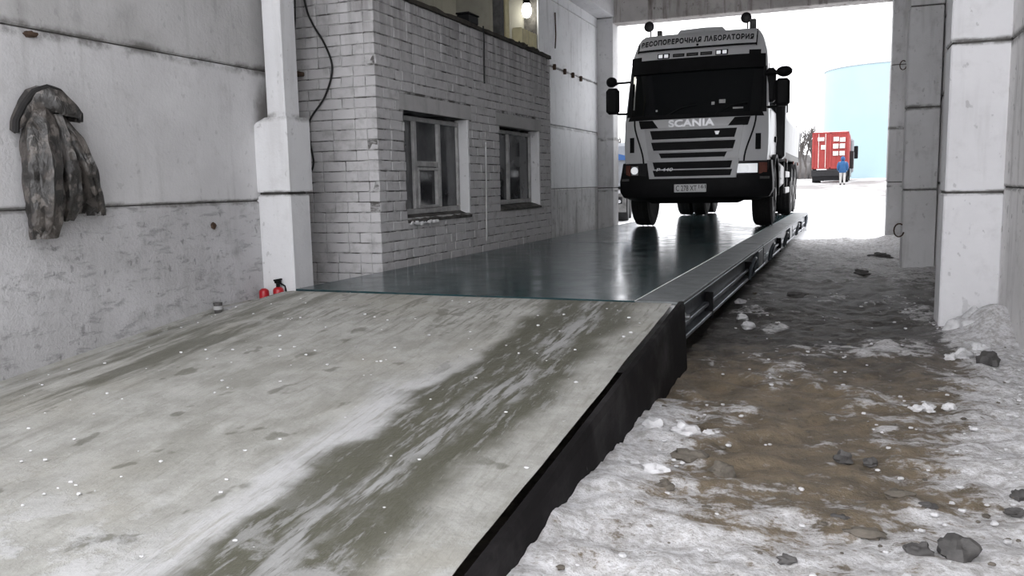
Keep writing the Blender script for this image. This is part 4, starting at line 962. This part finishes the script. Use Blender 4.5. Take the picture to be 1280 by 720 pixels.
# ================================================================== STONES, SNOW AND CRUMBS ON THE FLOOR
def lump(name, label, cat, x, y, r, mat, group, k, zoff=0.0):
    s = snowmask(x, y); z = FL - .02 + .035 * max(0, min(1, s)) + r[2] * .35 + zoff
    m = MB(); m.blob((0, 0, 0), r, k + 11, 18, 12, .65); o = m.build(name, mat, None, True); o.location = (x, y, z); tag(o, label, cat, group); return o
ST = [(.38, 2.91, .055, .05, .045, 'large grey stone nearest the camera at the bottom right', 'stone'), (.27, 2.89, .040, .03, .03, 'dark stone just left of the large grey stone', 'stone'), (.04, 3.83, .035, .03, .03, 'black square-edged stone on the brown mud', 'stone'), (.15, 3.83, .03, .025, .02, 'flat dark stone right of the black square-edged one', 'stone'), (.25, 3.45, .06, .04, .02, 'flat brown clod on the snow right of the mud', 'clod'), (.03, 3.12, .035, .02, .018, 'small black stone on snow right of the bottom centre', 'stone'), (-.63, 3.21, .05, .04, .03, 'dark clod in the snow beside the black ramp side', 'clod'), (.66, 3.52, .03, .03, .025, 'round dark stone at the right picture edge', 'stone'), (.62, 3.37, .035, .02, .016, 'flat black chip below the stone at the right edge', 'stone'), (-.13, 2.70, .03, .02, .015, 'small dark chip at the bottom centre of the snow', 'stone'), (-.43, 3.49, .06, .05, .035, 'brown clod at the left rim of the mud', 'clod'), (.33, 3.34, .035, .02, .014, 'thin dark chip right of the flat brown clod', 'stone'), (.11, 3.01, .06, .035, .014, 'flat grey clod pressed into the foreground snow', 'clod'), (-.60, 3.62, .07, .045, .035, 'large dark clod near the ramp below the snow lumps', 'clod'), (.58, 13.9, .16, .10, .05, 'dark flat slab of frozen mud left of the grey column', 'stone'), (.28, 11.6, .09, .06, .04, 'dark clod on the lane level with the grey column', 'stone'), (-.42, 9.3, .09, .06, .04, 'dark clod on the lane beside the scale', 'stone'), (.92, 6.05, .06, .06, .06, 'dark stone in front of the snow heap by the white column', 'stone')]
for i, (x, y, a, b, c, l, mt) in enumerate(ST): lump('stone' if mt == 'stone' else 'clod', l, 'stone' if mt == 'stone' else 'clod', x, y, (a, b, c), mt, 'stones and clods on the lane', i)
SN = [(-.83, 3.97, .055, .05, .04, 'rounded snow lump against the black ramp side'), (-.68, 3.97, .06, .05, .04, 'biggest bright snow lump beside the ramp, second from it'), (-.57, 4.01, .025, .02, .02, 'small snow lump right of the two big ones'), (-.53, 4.04, .02, .02, .018, 'smallest snow crumb at the end of the row of lumps'), (-.70, 3.36, .055, .04, .03, 'pale snow lump below the row beside the ramp'), (.80, 6.28, .06, .05, .045, 'white snow lump left of the heap at the white column'), (.94, 6.52, .05, .045, .04, 'white snow lump on the heap at the white column'), (.72, 6.25, .035, .03, .03, 'little snow lump farthest left of the column heap'), (.41, 4.80, .03, .025, .022, 'left snow lump of the pair on the right edge of the mud'), (.46, 4.82, .035, .028, .025, 'right snow lump of the pair on the right edge of the mud'), (.57, 4.88, .035, .03, .02, 'snow lump right of the pair along the crack'), (-.92, 8.57, .05, .05, .04, 'snow lump lying close under the scale edge'), (-.80, 7.65, .05, .04, .035, 'snow lump on dark mud beside the first scale section'), (-.70, 7.2, .06, .045, .035, 'snow lump nearest the ramp corner on dark mud')]
for i, (x, y, a, b, c, l) in enumerate(SN): lump('snow_lump', l, 'snow', x, y, (a, b, c), 'snow', 'snow lumps on the lane', i + 40)
m = MB(); m2 = MB()
for i in range(1500):
    if i % 2: continue
    x, y = random.uniform(-.93, 1.15), random.uniform(2.0, 9.5) ** 1.0; s = snowmask(x, y)
    if s > .25 or random.random() < .12:
        r = random.uniform(.004, .012) * (1.8 if random.random() < .06 else 1); (m if random.random() < .75 else m2).blob((x, y, FL + .035 * max(0, min(1, s)) - .012), (r * 1.3, r, r * .7), i, 6, 4, .5)
tag(m.build('snow_crumbs', 'snow', None, True, (0, 4, FL)), 'crumbs of dirty snow strewn over the lane', 'snow', kind='stuff')
tag(m2.build('gravel', 'clod', None, True, (0, 4, FL)), 'fine dark gravel strewn over the lane', 'gravel', kind='stuff')
m = MB()
for i in range(150):
    x, y = random.uniform(-4.5, -1.05), random.uniform(1.7, 5.4); r = random.uniform(.003, .009)
    m.blob((x, y, rampz(x, y) + r * .3), (r * 1.3, r, r * .6), i, 6, 4, .5)
tag(m.build('ramp_crumbs', 'snow', None, True, (-2.7, 3.5, FL)), 'tiny ice crumbs scattered over the ramp', 'snow', kind='stuff')
# ragged snow bank at the foot of the white column and inside the gate post
for (x, y, a, b, c, l) in ((.98, 7.32, .17, .2, .15, 'dirty snow heap at the foot of the white column'),):
    m = MB(); m.blob((0, 0, 0), (a, b, c), 4, 40, 24, .5); m.v = [(p[0] + .02 * mnoise.noise(Vector(p) * 14), p[1] + .02 * mnoise.noise(Vector(p) * 14 + Vector((5, 0, 0))), p[2] + .025 * mnoise.noise(Vector(p) * 17)) for p in m.v]; ob = m.build('snow_heap', 'snow', None, True); ob.location = (x, y, FL + .01); tag(ob, l, 'snow')
